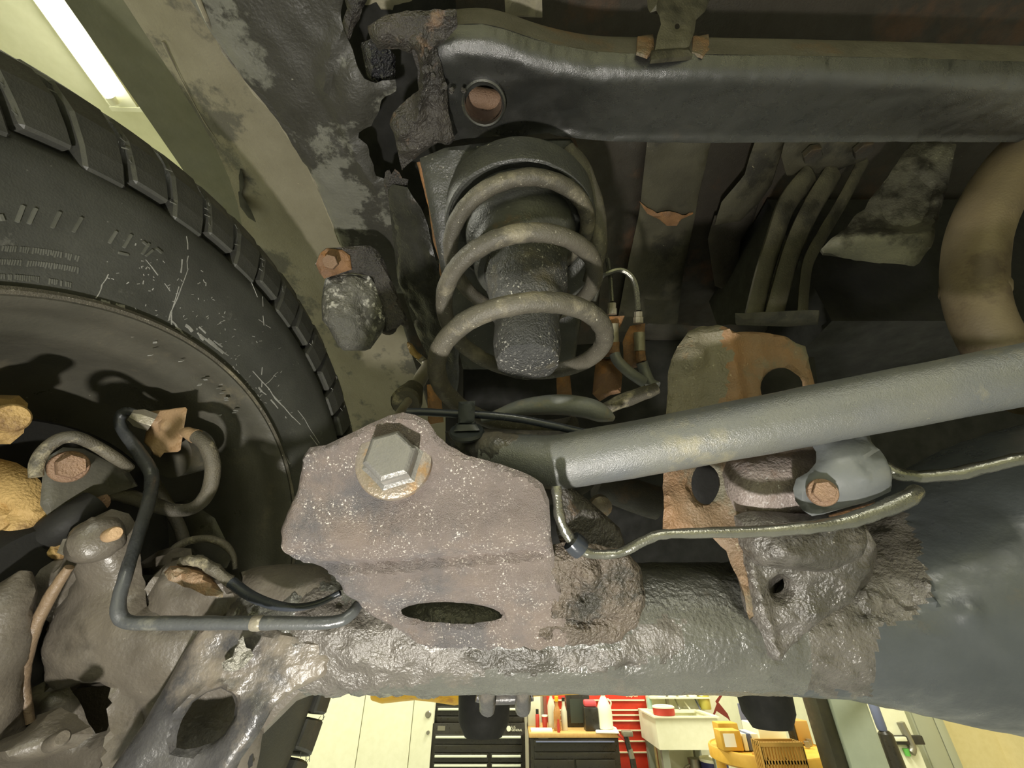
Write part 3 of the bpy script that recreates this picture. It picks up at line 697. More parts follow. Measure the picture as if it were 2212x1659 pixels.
# lift post
Y = 2.7; xa = W(1790, 1600, Y).x; xm = W(1817, 1600, Y).x; xb = W(1893, 1600, Y).x
t = thing('lift_post', 'dark channel and grey green plate of the lift column', 'column', ((xa + xb) / 2, Y + .2, 0))
box('channel', (xa, Y, 0), (xm, Y + .13, 3.2), M['darkpost'], t, .01, label='dark side of the column')
box('face_plate', (xm, Y - .02, 0), (xb, Y + .13, 3.2), M['greyblue'], t, .008, label='grey green plate')
box('edge_flange', (xb, Y + .02, 0), (xb + .035, Y + .13, 3.2), M['greyblue'], t, .006)
box('foot_plate', (xa - .1, Y - .12, 0), (xb + .12, Y + .3, .025), M['darkpost'], t)
# beyond the post
Y = 4.2; xa, xb = W(1905, 1600, Y).x, W(1930, 1600, Y).x
t = thing('fire_extinguisher', 'dark red cylinder with black top and blue band behind the lift post', 'extinguisher', ((xa + xb) / 2, Y, 0))
xm = (xa + xb) / 2; zs = zz(1585, Y, 1915)
lathe('cylinder', [(.04, 0), (.06, .02), (.06, zs - .32), (.055, zs - .3)], (xm, Y, 0), (0, 0, 1), M['maroon'], t, n=20)
lathe('shoulder', [(.055, zs - .3), (.058, zs - .28), (.05, zs), (.03, zs + .02)], (xm, Y, 0), (0, 0, 1), M['chest'], t, n=20)
lathe('neck', [(.03, zs + .02), (.034, zs + .04), (.034, zs + .22), (.02, zs + .24)], (xm - .01, Y, 0), (0, 0, 1), M['bluegray2'], t, n=16)
Y = 4.75; 
t = thing('wall_pipe_bracket', 'dark pipe and cross bar on the cream wall by the grey locker', 'pipe', W(1955, 1600, Y))
p0, p1 = W(1945, 1560, Y), W(1968, 1626, Y)
tube('pipe', [Vector((p0.x, Y, p0.z)), Vector((p0.x + .02, Y, p1.z + .05)), Vector((p1.x, Y, p1.z))], .03, M['steel'], t, n=12)
a, b = W(1925, 1608, Y), W(1992, 1598, Y); box('cross_bar', (a.x, Y - .02, a.z), (b.x, Y + .02, b.z + .03), M['dust'], t, .005)
a, b = W(1925, 1600, Y), W(1950, 1590, Y); box('junction_box', (a.x, Y - .04, a.z), (b.x, Y + .02, b.z), M['cream'], t, .006)
lathe('green_tip', [(.02, 0), (.022, .05)], W(1962, 1633, Y), (0, 0, 1), M['green'], t, n=12, label='green pipe end')
box('pipe_board', (W(1925, 1620, Y).x - .1, Y + .02, 0), (W(1990, 1620, Y).x, Y + .05, 2.2), M['cream'], label='cream board carrying the dark wall pipe', cat='board')
Y = 4.85; xa, xb = W(1996, 1620, Y).x, W(2064, 1620, Y).x
t = thing('grey_locker', 'grey locker with narrow doors right of the wall pipe', 'locker', ((xa + xb) / 2, Y + .2, 0))
box('body', (xa, Y, 0), (xb, Y + .1, 2.1), M['greydoor'], t, .005)
xm = xa + (xb - xa) * .68
box('door', (xa + .012, Y - .015, .05), (xm - .004, Y - .001, 2.07), M['greydoor'], t, .004); box('door', (xm + .004, Y - .015, .05), (xb - .008, Y - .001, 2.07), M['greydoor'], t, .004)
# ================================================================== the vehicle above the camera
def cv(x, y, z): return CAM + Vector((x, y, z))             # world metres from the camera

# ------------------------------------------------------------------ wheel
WC = cv(-0.295, 0.315, 0.024); WN = Vector((1, -0.20, -0.025)).normalized()
whl = thing('wheel', 'black off-road wheel and tire seen from its inner side', 'wheel', WC)
tire = lathe('tire', [(.203, -.004), (.207, .002), (.214, .004), (.222, .004), (.24, .009), (.262, .0125), (.285, .013), (.300, .0115), (.308, .004), (.322, -.008), (.340, -.022),
                      (.352, -.042), (.360, -.08), (.362, -.13), (.360, -.18), (.355, -.23), (.335, -.265), (.29, -.275), (.24, -.27), (.205, -.262), (.2, -.255), (.2, -.01)],
             WC, WN, M['rubber'], whl, n=160, close=False, label='black rubber tire with scuffed sidewall')
wx, wy, wz = frame(WN)
def wp(r, h, ang):
    return WC + (wx * math.cos(ang) + wy * math.sin(ang)) * r + wz * h
def lug_mesh(name, outer, inner, half, skew=0.0):
    vs = []; fs = []; k = len(outer); na = 3
    for s in range(na):
        w = -half + 2 * half * s / (na - 1)
        for i, (r, h) in enumerate(outer): vs.append((r * math.cos(w + skew * i), r * math.sin(w + skew * i), h))
        for i, (r, h) in enumerate(inner): vs.append((r * math.cos(w + skew * i), r * math.sin(w + skew * i), h))
    for s in range(na - 1):
        A, B_ = s * 2 * k, (s + 1) * 2 * k
        for i in range(k - 1):
            fs.append([A + i, A + i + 1, B_ + i + 1, B_ + i]); fs.append([A + k + i, B_ + k + i, B_ + k + i + 1, A + k + i + 1])
        fs.append([A, B_, B_ + k, A + k]); fs.append([A + k - 1, A + 2 * k - 1, B_ + 2 * k - 1, B_ + k - 1])
    for A in (0, (na - 1) * 2 * k): fs.append([A + i for i in range(k)] + [A + k + i for i in range(k - 1, -1, -1)])
    me = bpy.data.meshes.new(name); me.from_pydata(vs, [], fs); me.update()
    bm = bmesh.new(); bm.from_mesh(me); bmesh.ops.recalc_face_normals(bm, faces=bm.faces)
    bmesh.ops.bevel(bm, geom=[e for e in bm.edges if e.calc_face_angle(0) > 0.6], offset=.0022, segments=1, affect='EDGES')
    bm.to_mesh(me); bm.free(); me.materials.append(M['lug']); return me
lugA = lug_mesh('tread_block', [(.300, .0140), (.318, .0135), (.342, .0085), (.366, -.006), (.386, -.032), (.396, -.075)],
                [(.302, .000), (.318, -.004), (.330, -.012), (.342, -.026), (.352, -.045), (.358, -.075)], R(2.62), .007)
lugB = lug_mesh('tread_block', [(.310, .0138), (.325, .0120), (.346, .0065), (.367, -.008), (.386, -.034), (.396, -.075)],
                [(.310, .000), (.320, -.004), (.330, -.012), (.342, -.026), (.352, -.045), (.358, -.075)], R(2.62), .007)
lugC = lug_mesh('tread_block', [(.396, -.085), (.398, -.125)], [(.356, -.085), (.357, -.125)], R(2.2))
TB = Matrix((wx, wy, wz)).transposed().to_4x4()
for i in range(58):
    for me, off in (((lugA, lugB)[i % 2], 0), (lugC, .5)):
        o = bpy.data.objects.new('tread_block', me); COL.objects.link(o); o.parent = tire
        Mx = TB @ Matrix.Rotation(2 * math.pi * (i + off) / 58, 4, 'Z')
        o.location = WC - WL[tire.name]; o.rotation_euler = Mx.to_euler()
# raised marks on the sidewall
wpl = Plane(WC + WN * .0135, WC + WN * .0135 + wx, WC + WN * .0135 + wy)
TP = [(.203, -.004), (.207, .002), (.214, .004), (.222, .004), (.24, .009), (.262, .0125), (.285, .013), (.300, .0115), (.36, .0115)]
def onw(px, py, h=0.0):                                     # lay a mark on the sidewall's own curve
    p = wpl.at(*wpl.hit(px, py)); r = (p - WC - WN * .0135).length
    return p + WN * (float(np.interp(r, [a for a, b in TP], [b for a, b in TP])) - .0133 + h)
def strip(mb, p, q, w, h=.0012):
    a, b = onw(*p), onw(*q); d = (b - a).normalized(); s = d.cross(WN) * w / 2
    v = []
    for e in (a, b):
        for z in (-.004, h):
            v += [e + s + WN * z, e - s + WN * z]
    mb.add((v, [[0, 1, 3, 2], [4, 6, 7, 5], [0, 4, 5, 1], [2, 3, 7, 6], [0, 2, 6, 4], [1, 5, 7, 3]]))
mb = MB()
for p, q in (((6, 462), (14, 476)), ((52, 444), (43, 478)), ((79, 450), (68, 482)), ((130, 458), (118, 491)), ((177, 470), (163, 500)), ((252, 500), (240, 524)), ((284, 507), (271, 534)),
             ((309, 522), (322, 532)), ((322, 526), (310, 548)), ((330, 540), (318, 552)), ((338, 536), (350, 546)), ((262, 545), (282, 550))): strip(mb, p, q, .0017)
mb.build('sidewall_lettering', M['letter'], tire, smooth=False, label='worn grey raised letter strokes')
mb = MB(); rr = random.Random(3)
for (x0_, y0_, x1_, y1_) in ((8, 528, 188, 552), (6, 556, 192, 576), (14, 588, 180, 608)):
    n = 34
    for i in range(n):
        if rr.random() < .16: continue
        u = i / n; x = x0_ + (x1_ - x0_) * u; y = y0_ + (y1_ - y0_) * u * u; hgt = 9 + rr.random() * 4
        strip(mb, (x, y), (x - 1.5 + rr.random() * 3, y + hgt), .0007, .0004)
mb.build('fine_lettering', M['letter'], tire, smooth=False, kind='stuff')
# moulding hairs standing on the lug edges
mb = MB(); rr = random.Random(11)
for k in range(58):
    for e in (-1, 1):
        for q in range(3):
            if rr.random() < .35: continue
            u = rr.random(); r = .312 + .07 * u; hh = float(np.interp(r, [.300, .318, .342, .366, .386], [.0140, .0130, .008, -.007, -.032]))
            w = 2 * math.pi * k / 58 + e * R(2.62) + .007 * 4 * u
            a = wp(r, hh - .001, w); b = wp(r + rr.uniform(-.001, .001), hh + .001, w + e * rr.uniform(.008, .016))
            mb.add(tube_vf([a, b], [.0005, .0003], 4, 1))
mb.build('moulding_hairs', M['letter'], tire, smooth=False, kind='stuff')
# dried scuffs and scratches
mb = MB(); rr = random.Random(5)
lines = [((218, 642), (262, 650), .008), ((255, 648), (300, 664), .006), ((395, 560), (390, 700), .002), ((420, 700), (460, 730), .007), ((450, 720), (500, 760), .005), ((520, 560), (560, 640), .001), ((610, 930), (640, 1000), .004), ((560, 690), (600, 720), .0015), ((250, 590), (232, 640), .0012), ((248, 596), (262, 600), .0012), ((405, 510), (408, 580), .0012), ((408, 580), (385, 690), .0016), ((320, 560), (392, 645), .0014), ((430, 690), (515, 762), .0035), ((468, 730), (510, 768), .0030),
         ((390, 690), (425, 725), .0040), ((570, 640), (570, 745), .0012), ((573, 765), (582, 835), .0016), ((600, 850), (690, 960), .0016), ((560, 800), (640, 900), .0022), ((575, 835), (615, 880), .0035), 
         ((440, 600), (450, 620), .0016), ((640, 870), (692, 958), .0012), ((585, 830), (612, 795), .001), ((480, 700), (495, 690), .0016), ((520, 790), (535, 806), .0028), ((498, 780), (506, 784), .0016)]
for p, q, w in lines:
    n = 5; pr = p
    for k in range(1, n + 1):
        c = (p[0] + (q[0] - p[0]) * k / n + rr.uniform(-2, 2), p[1] + (q[1] - p[1]) * k / n + rr.uniform(-2, 2))
        if rr.random() < .7: strip(mb, pr, c, w * rr.uniform(.2, .5), .00025)
        pr = c
for k in range(130):
    a = rr.uniform(0, 1); x = 300 + 330 * a + rr.gauss(0, 30); y = 560 + 330 * a + rr.gauss(0, 45)
    strip(mb, (x, y), (x + rr.uniform(-5, 5), y + rr.uniform(-5, 5)), rr.uniform(.0003, .0007), .0002)
mb.build('dried_scuffs', M['scuff'], tire, smooth=False, kind='stuff', label='pale dried scuff marks')
rimp = lathe('rim', [(.203, -.006), (.2075, .0), (.2065, .006), (.2025, .0065), (.1985, .001), (.1975, -.012), (.194, -.022), (.187, -.028), (.184, -.04), (.183, -.075), (.178, -.10), (.165, -.125), (.150, -.14), (.12, -.15), (.09, -.148), (.05, -.148), (.05, -.17), (.1, -.17), (.2, -.15), (.203, -.03)],
             WC, WN, M['rim'], whl, n=120, close=False, label='black steel rim')
lathe('rim_bead', [(.2095, .0035), (.2088, .0068), (.2060, .0085), (.2035, .0072)], WC, WN, M['spring'], rimp, n=120, close=False)
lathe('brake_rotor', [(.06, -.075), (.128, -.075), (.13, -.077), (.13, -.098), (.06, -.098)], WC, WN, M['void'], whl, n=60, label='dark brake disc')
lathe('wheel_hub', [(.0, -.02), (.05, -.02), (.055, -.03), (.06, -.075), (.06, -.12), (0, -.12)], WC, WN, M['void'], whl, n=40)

# ------------------------------------------------------------------ wheelhouse liner and frame
rows = []
for y, z in ((-.25, .60), (.1, .60), (.40, .60), (.60, .57), (.80, .47), (.93, .30), (.98, .10), (.985, -.01)):
    rows.append([cv(x, y, z + dz) for x, dz in ((-.492, 0), (-.45, 0), (-.405, -.004))])
loft('wheelhouse_liner', rows, M['liner'], None, .004, 5, label='olive inner fender panel beside the ceiling light', cat='fender liner')
rows = []
for y, z in ((-.25, .585), (.1, .585), (.36, .585), (.60, .555), (.80, .45), (.92, .30), (.965, .10), (.97, -.02)):
    xa = -.418 if y < .38 else (-.50 if y > .45 else -.45)
    rows.append([cv(xa, y, z), cv(-.36, y, z - .006), cv(-.27, y, z - .004), cv(-.14, y, z)])
inner = loft('inner_fender', rows, M['liner2'], None, .003, 6, namp=.003, nsc=18, label='dusty brown inner fender between liner and frame rail', cat='fender')

tube('panel_seam', [H(352, 90, .576), H(392, 172, .576), H(440, 260, .576), H(475, 312, .576)], .001, M['zinc'], inner, n=8, namp=.001, label='thin pale weld seam')
relief('panel_crack', [(512, 356), (522, 372), (526, 398), (520, 420), (540, 452), (552, 480), (536, 470), (514, 440), (508, 412), (514, 388)], PP((512, 356, .60), (526, 398, .615), (540, 470, .65)), .003, M['void'], inner, step=.01, edge=.001, label='open tear, its shade drawn as a black patch')  # black patch puts the shade inside the tear into colour
rail = thing('frame_rail', 'rotted black frame rail with patchy coating, running back above the spring', 'frame rail', cv(-.2, .4, .45))
RP = PH(.45)
rl = [(360, -80), (470, 90), (525, 170), (600, 260), (680, 390), (735, 528), (742, 545), (800, 590), (830, 640), (884, 722), (930, 795), (946, 880), (985, 900), (985, 700), (960, 560), (905, 440),
      (872, 430), (838, 392), (812, 380), (802, 350), (790, 312), (774, 298), (776, 282), (802, 268), (815, 246), (821, 222), (832, 206), (857, 194), (853, 176), (812, 178), (790, 166), (775, 140), (762, 112), (748, 85), (736, 40), (752, -80)]
relief('bottom_plate', rl, RP, .004, M['railgrey'], rail, step=.006, edge=.002, namp=.0025, nsc=26, rag=.002,
       fn=[ridge([(700, 185), (735, 260), (775, 345), (815, 405)], .004, 9), ridge([(740, 60), (715, 110), (700, 180)], .004, 16), dome(765, 200, 50, 90, .008)], label='patchy grey rotted bottom plate')
ptube('seam_flange', [(*q, (cvh(q) if False else 0)) for q in ()] or [(420, -20, .335), (470, 90, .37), (525, 170, .395), (600, 260, .43), (680, 390, .50), (735, 528, .565)], 3, M['liner2'], rail, n=8, namp=.002)
# upper side plates of the rail; a black sheet puts shade behind the rust hole
s = PH(.53)
relief('rail_shade_backing', [(640, -80), (980, -80), (1000, 300), (900, 480), (820, 470), (740, 330), (690, 160)], s, .004, M['void'], rail, step=.012, edge=0, namp=.004, nsc=40)
relief('inner_flange', [(835, 395), (878, 405), (908, 450), (962, 640), (990, 720), (985, 905), (952, 900), (938, 800), (900, 720), (858, 600)], PP((850, 400, .47), (960, 640, .53), (880, 720, .60)), .004, M['black'], rail, step=.007, namp=.004, nsc=30)
relief('rear_web', [(800, 330), (1000, 330), (1000, 900), (930, 900), (850, 640)], PP((800, 330, .60), (1000, 330, .60), (930, 900, .66)), .004, M['dust'], rail, step=.012)
ptube('rust_seam', [(905, 350, .44), (925, 430, .455), (945, 520, .475), (962, 620, .50)], 6, M['orange'], rail, n=8, namp=.003)
relief('torn_tab', [(828, 392), (833, 372), (842, 366), (846, 378), (853, 366), (862, 374), (868, 386), (882, 388), (876, 430), (880, 480), (850, 470), (838, 430)], PH(.442), .003, M['gusset'], rail, step=.004, edge=.001, namp=.003, rag=.001)
relief('tar_lump', [(778, 98), (800, 88), (832, 92), (852, 130), (852, 176), (815, 182), (792, 168)], PH(.47), .02, M['gloss'], rail, step=.004, edge=.006, namp=.006, nsc=90, label='glossy wet black lump')
relief('rust_flake', [(738, -30), (770, -40), (800, -20), (782, 20), (764, 62), (744, 96), (738, 58), (752, 20)], PH(.455), .006, M['gusset'], rail, step=.004, edge=.002, namp=.006, rag=.003)

# ------------------------------------------------------------------ crossmember
cm = thing('crossmember', 'satin black crossmember beam with round hole, across the top above the spring', 'crossmember', cv(.2, .18, .42))
top = [(915, 124), (945, 106), (985, 96), (1040, 94), (1090, 104), (1150, 124), (1210, 140), (1290, 154), (1390, 158), (1500, 158), (1740, 162), (2000, 168), (2330, 178)]
top = [(x, y - 12) for x, y in top]
bot = [(2330, 304), (2000, 302), (1700, 303), (1500, 305), (1400, 304), (1300, 300), (1220, 292), (1185, 285), (1135, 290), (1060, 296), (1000, 300), (968, 306), (935, 306)]
BP_ = Plane(cv(0, .15, .414), cv(1, .15, .414), cv(0, .22, .434))
relief('beam', top + bot, BP_, .03, M['beam'], cm, holes=[ell(1045, 224, 39, 40)], step=.003, edge=.016, namp=.0006, nsc=60, round_n=len(top) - 1, back=Vector((0, 0, 1)),
       fn=[dome(1180, 230, 150, 60, -.002), ridge([(1090, 300), (1200, 288), (1300, 300), (1700, 304), (2300, 304)], .0025, 7)], label='black beam underside')
fr = []
e0 = [BP_.at(*BP_.hit(x, y), -.0155) for x, y in top]
for dz, dy in ((0, 0), (.008, .0), (.02, .0005), (.042, .002)): fr.append([p + Vector((0, dy, dz)) for p in e0])
loft('near_face', fr, M['beamface'], cm, .004, 3, namp=.0006)
lathe('hole_lip', [(.0172, -.004), (.0172, .0012), (.0185, .0022), (.0200, .0012), (.0200, -.004)], PH(.415).at(*PH(.415).hit(1045, 224)), (0, 0, -1), M['beam'], cm, n=40, close=False)
lathe('inner_bolt', [(.009, -.03), (.009, .012), (.006, .016)], PH(.46).at(*PH(.46).hit(1052, 214)), (1, .1, -.1), M['rustbolt'], cm, n=16, label='rusty bolt inside the hole')
relief('inner_web', [(960, 130), (1140, 130), (1140, 320), (960, 320)], PH(.475), .004, M['dust'], cm, step=.012)
relief('end_gusset', [(792, 60), (830, 34), (905, 26), (988, 26), (990, 60), (955, 92), (940, 106), (962, 180), (968, 250), (985, 300), (970, 314), (945, 308), (915, 330), (892, 346), (868, 370), (862, 342), (852, 300), (842, 270), (850, 246), (880, 220), (904, 196), (902, 150), (890, 116), (860, 104), (815, 104), (800, 84)],
       PH(.408), .006, M['gusset'], cm, step=.0035, edge=.003, namp=.006, nsc=55, rag=.0012, fn=[ridge([(905, 90), (918, 130), (912, 190), (905, 250)], .008, 9), ridge([(895, 115), (910, 200)], -.006, 6), ridge([(945, 120), (955, 200), (960, 300)], .004, 6), dome(890, 280, 50, 60, .006)], label='torn rusty end gusset')
for i, (px, py, r) in enumerate(((918, 112, .0035), (922, 150, .004), (935, 165, .003), (960, 185, .003), (975, 195, .0025), (1000, 195, .0025))):
    q = PH(.406).at(*PH(.406).hit(px, py)); mb = MB().add(lathe_vf([(r * .6, -r * .6), (r, 0), (r * .8, r * .5), (r * .3, r * .75)], q, (0, -.3, -1), 9, 0, r * .5, 300)); mb.build('weld_bead', M['gusset'], cm)
# top flange, brackets and panels above the beam
t = thing('hanger_bracket', 'grey stamped bracket with small hole hanging over the crossmember', 'bracket', H(1465, 60, .49))
relief('plate', [(1395, -40), (1400, 16), (1404, 28), (1426, 30), (1430, 48), (1422, 72), (1416, 106), (1440, 104), (1490, 98), (1500, 70), (1504, 40), (1524, 22), (1538, -10), (1540, -40)], PP((1400, 0, .36), (1500, 0, .37), (1450, 100, .352)), .004, M['rib'], t, holes=[ell(1464, 55, 6, 9, 25)], step=.004, edge=.0015, namp=.001, fn=[ridge([(1412, -30), (1412, 25)], .005, 9)])
relief('foot', [(1410, 100), (1492, 96), (1500, 112), (1410, 120)], PP((1410, 100, .35), (1490, 96, .36), (1450, 118, .347)), .006, M['rib'], t, step=.004)
for px, lb in ((1388, 'left'), (1508, 'right')):
    relief('rust_patch_plate', [(px - 10, 76), (px + 24, 70), (px + 26, 104), (px + 12, 118), (px - 12, 110)], PP((1400, 90, .365), (1500, 90, .37), (1450, 118, .352)), .003, M['caplate'], t, step=.004, edge=.001, namp=.001)
t = thing('upper_brace', 'pair of grey cross bars above the black crossmember', 'brace', H(950, 0, .60))
relief('bar', [(700, -80), (980, -80), (982, 30), (940, 26), (820, 30), (760, 18)], PH(.53), .02, M['liner2'], t, step=.008, edge=.004, namp=.001)
relief('bar', [(1086, -60), (1170, -60), (1172, 40), (1092, 36)], PH(.53), .02, M['liner2'], t, step=.008, edge=.004, fn=[dome(1130, 10, 30, 50, -.006)])
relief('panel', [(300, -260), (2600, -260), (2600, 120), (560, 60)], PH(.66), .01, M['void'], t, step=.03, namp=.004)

# ------------------------------------------------------------------ spring tower, bump stop, coil spring
tw = thing('spring_tower', 'black spring tower with round cup behind the coil spring', 'spring tower', cv(.01, .26, .36))
relief('tower_plate', [(905, 340), (960, 318), (1100, 300), (1235, 298), (1275, 360), (1296, 430), (1300, 520), (1284, 600), (1260, 680), (1240, 800), (1000, 800), (965, 660), (940, 520)], PP((930, 350, .42), (1250, 350, .43), (1100, 780, .50)), .006, M['tower'], tw, step=.005, edge=.004, namp=.002, nsc=40)
A0 = cv(.008, .268, 0); UPV = Vector((0, 0, 1))
# rings: near points from the photograph
lathe('spring_seat', [(.0745, .375), (.0740, .350), (.0725, .345), (.0700, .3445), (.0690, .348), (.0600, .352), (.0560, .349), (.0500, .345), (.0470, .347), (.0460, .36)], A0, UPV, M['tower'], tw, n=64, close=False, namp=.0006)
0 and lathe('cup_ring', [(.064, .357), (.0655, .350), (.064, .343), (.060, .340), (.056, .342), (.055, .348)], A0, UPV, M['tower'], tw, n=64, close=False)
0 and lathe('cup_wall', [(.076, .40), (.074, .372), (.0705, .366)], A0, UPV, M['tower'], tw, n=64, close=False)
ptube('rolled_edge', [(1226, 322, .425), (1256, 366, .425), (1280, 430, .425), (1292, 505, .425), (1286, 560, .43), (1270, 610, .44)], [16, 20, 21, 20, 19, 12], M['spring'], tw, n=14, namp=.001)
bs_ = thing('bump_stop', 'grimy tapered rubber bump stop inside the coil spring', 'bump stop', cv(.01, .268, .2))
lathe('jounce_cup', [(.0, .35), (.052, .35), (.053, .338), (.050, .322), (.047, .318), (.0435, .310), (.042, .29), (.039, .285), (.0, .285)], A0, UPV, M['tower'], bs_, n=48, namp=.001)
lathe('rubber_cone', [(.0, .30), (.038, .30), (.0385, .286), (.0365, .280), (.0365, .268), (.0335, .262), (.0315, .25), (.0330, .246), (.031, .24), (.0275, .236), (.0265, .222), (.0270, .205), (.0265, .194), (.0245, .187), (.020, .1845), (.0, .1835)], A0 + Vector((.0045, 0, 0)), UPV, M['stop'], bs_, n=44, namp=.0016, nsc=80)
# coil: (angle, height, radius) with angle 0 = right, 90 = far, 270 = near
cs = []
def coil(ang, h, r=.0655): 
    w = R(ang); return A0 + Vector((r * math.cos(w), r * math.sin(w), h))
n = 150
for i in range(n + 1):
    a = -90 + 360 * 2.6 * i / n                         # starts at the lowest near point, climbs
    tt = i / n; turn = a / 360 + .25
    h = .1885 + .070 * turn
    cs.append(coil(a + 0, min(h, .352), .0655))
low = []
for i in range(26, 0, -1):
    a = -90 - 360 * .62 * i / 26; low.append(coil(a, .1885 - .050 * (-(a + 90)) / 360 , .0655))
tube('coil_spring', low + cs, .0071, M['spring'], None, n=14, k=2, namp=.0007, nsc=120, label='dusty brown coil spring between axle and spring tower', cat='coil spring')

# bump block at the frame side
t = thing('rubber_block', 'chalky grey rubber block on a rusty bolted bracket beside the tire', 'bump block', P(760, 640, .52))
relief('bracket_plate', [(690, 548), (704, 536), (760, 532), (798, 530), (815, 540), (828, 560), (880, 690), (884, 712), (866, 702), (860, 708), (836, 716), (826, 660), (806, 598), (760, 588), (700, 600), (690, 580), (680, 572)], PP((690, 540, .46), (830, 550, .485), (770, 640, .485)), .012, M['gusset'], t, step=.004, edge=.003, namp=.002, fn=[ridge([(820, 560), (880, 700)], .004, 10), ridge([(690, 540), (800, 532)], .004, 8)])
relief('rust_tab', [(682, 570), (692, 546), (706, 536), (740, 540), (756, 552), (760, 582), (700, 602), (690, 590)], PP((690, 540, .455), (830, 550, .48), (770, 640, .48)), .008, M['orange'], t, step=.003, edge=.002, namp=.002)
hexbolt('bolt', P(716, 566, .452), P(714, 566, .44) - P(722, 567, .46), .008, .009, M['rustbolt'], t)
relief('rubber', [(702, 596), (760, 588), (800, 590), (812, 604), (830, 650), (836, 690), (826, 716), (800, 752), (788, 756), (740, 756), (728, 745), (706, 704), (694, 690), (692, 650), (694, 620)], PP((700, 600, .475), (800, 595, .49), (760, 750, .485)), .05, M['block'], t, step=.0035, edge=.012, namp=.004, nsc=60,
       fn=[dome(740, 660, 60, 95, .008), ridge([(780, 650), (800, 725)], -.006, 5), ridge([(786, 600), (775, 660), (805, 730)], -.004, 12), ridge([(696, 690), (760, 700)], .003, 14)])
lathe('round_bush', [(.012, -.02), (.012, .004), (.008, .006)], P(838, 700, .53), FW * -1 + RT * .3, M['dust'], t, n=16)
t = thing('link_end', 'pale steel link rod with cone boot above the bracket bolt', 'link', P(890, 850, .45))
ptube('rod', [(905, 770, .60), (918, 783, .60), (926, 795, .58)], 9, M['zinc'], t, n=10)
ptube('rod', [(928, 790, .57), (912, 812, .55), (896, 842, .52)], 15, M['zinc'], t, n=12)
lathe('boot', [(.009, .05), (.0125, .042), (.0155, .02), (.0175, .004), (.015, 0), (.008, -.001)], P(876, 872, .46), P(905, 815, .54) - P(876, 872, .46), M['hose'], t, n=22, namp=.0012, nsc=120)
ptube('stud', [(882, 866, .452), (866, 886, .43), (856, 900, .415)], [9, 8, 7], M['zinc'], t, n=12)
relief('mud_clod', [(880, 738), (890, 742), (902, 760), (912, 768), (905, 776), (886, 762)], PP((880, 740, .56), (910, 770, .56), (890, 765, .555)), .01, M['tan'], t, step=.003, edge=.003, namp=.003)

# ------------------------------------------------------------------ floor pan and things under it
fl = thing('floor_pan', 'dirty brown underbody floor with dark ribs, right of the spring', 'floor pan', cv(.4, .7, .62))
box('pan', tuple(cv(-.13, .1, .64)), tuple(cv(1.6, 1.25, .67)), M['floorpan'], fl)
box('rear_pan_light_block', tuple(cv(-.42, -.6, .68)), tuple(cv(1.6, .1, .70)), M['void'], fl)  # added out of view to block ceiling light over the camera
box('sill_light_block', tuple(cv(1.45, -2.4, .10)), tuple(cv(1.6, 1.25, .68)), M['void'], fl)  # added body side that blocks ceiling light coming from the right
box('firewall', tuple(cv(-.13, 1.22, -.05)), tuple(cv(1.6, 1.27, .66)), M['floorpan'], fl)
def hp(pp, h): return [H(x, y, h) for x, y in pp]
def strap(name, out, h, th, m, **k): return relief(name, out, PH(h), th, m, fl, step=.012, edge=.004, namp=.002, nsc=24, **k)
strap('channel', [(1400, 295), (1540, 295), (1512, 420), (1496, 500), (1476, 600), (1462, 720), (1330, 720), (1352, 600), (1382, 460)], .60, .03, M['rib'], label='dusty grey channel')
strap('rib', [(1240, 290), (1400, 295), (1380, 470), (1330, 700), (1290, 700), (1310, 500)], .62, .02, M['floorpan'])
strap('rib', [(1636, 300), (1700, 300), (1668, 400), (1640, 440), (1600, 480), (1545, 490), (1560, 440), (1610, 380)], .585, .03, M['rib'])
strap('rib', [(1545, 470), (1640, 440), (1630, 470), (1600, 520), (1590, 640), (1545, 620), (1530, 520)], .60, .03, M['floorpan'])
relief('rust_clip', [(1382, 438), (1402, 452), (1420, 462), (1446, 456), (1474, 466), (1498, 462), (1472, 474), (1462, 488), (1440, 488), (1424, 474), (1398, 462)], PH(.592), .006, M['orange'], fl, step=.006, edge=.002, namp=.004, label='orange rusted clip')
strap('bracket_plate', [(1700, 300), (1890, 300), (1872, 345), (1800, 372), (1700, 380), (1690, 340)], .575, .008, M['rib'])
for px, py in ((1752, 328), (1862, 318)): hexbolt('bolt', H(px, py, .57), (0, .1, -1), .012, .01, M['dust'], fl)
strap('crossbar', [(1590, 682), (1700, 676), (1772, 676), (1768, 702), (1700, 706), (1590, 702)], .362, .012, M['rib'])
strap('lower_rail', [(1386, 702), (1500, 708), (1760, 704), (2200, 706), (2200, 800), (1400, 800)], .44, .04, M['dust'])
for i, (a, b, r) in enumerate((([(1748, 380), (1700, 440), (1672, 520), (1648, 600), (1626, 692)], 0, 27), ([(1800, 372), (1752, 450), (1715, 530), (1690, 610), (1668, 692)], 0, 26), ([(1866, 345), (1822, 430), (1778, 505), (1748, 560), (1738, 610), (1732, 692)], 0, 15))):
    pts = [P(x, y, .56 + (672 - y) / 300 * .04) for x, y in a]
    tube('pipe_line', pts, r * .58 / F, M['rib'], None, n=12, flat=.45, label=('first dull underbody pipe left of the scuffed shield, nearest the spring', 'middle dull underbody pipe of the three beside the shield', 'kinked dull underbody pipe nearest the scuffed shield')[i], cat='pipe', group='pipes under the floor')
t = thing('heat_shield', 'scuffed grey metal shield with a torn edge left of the exhaust pipe', 'heat shield', P(1900, 450, .52))
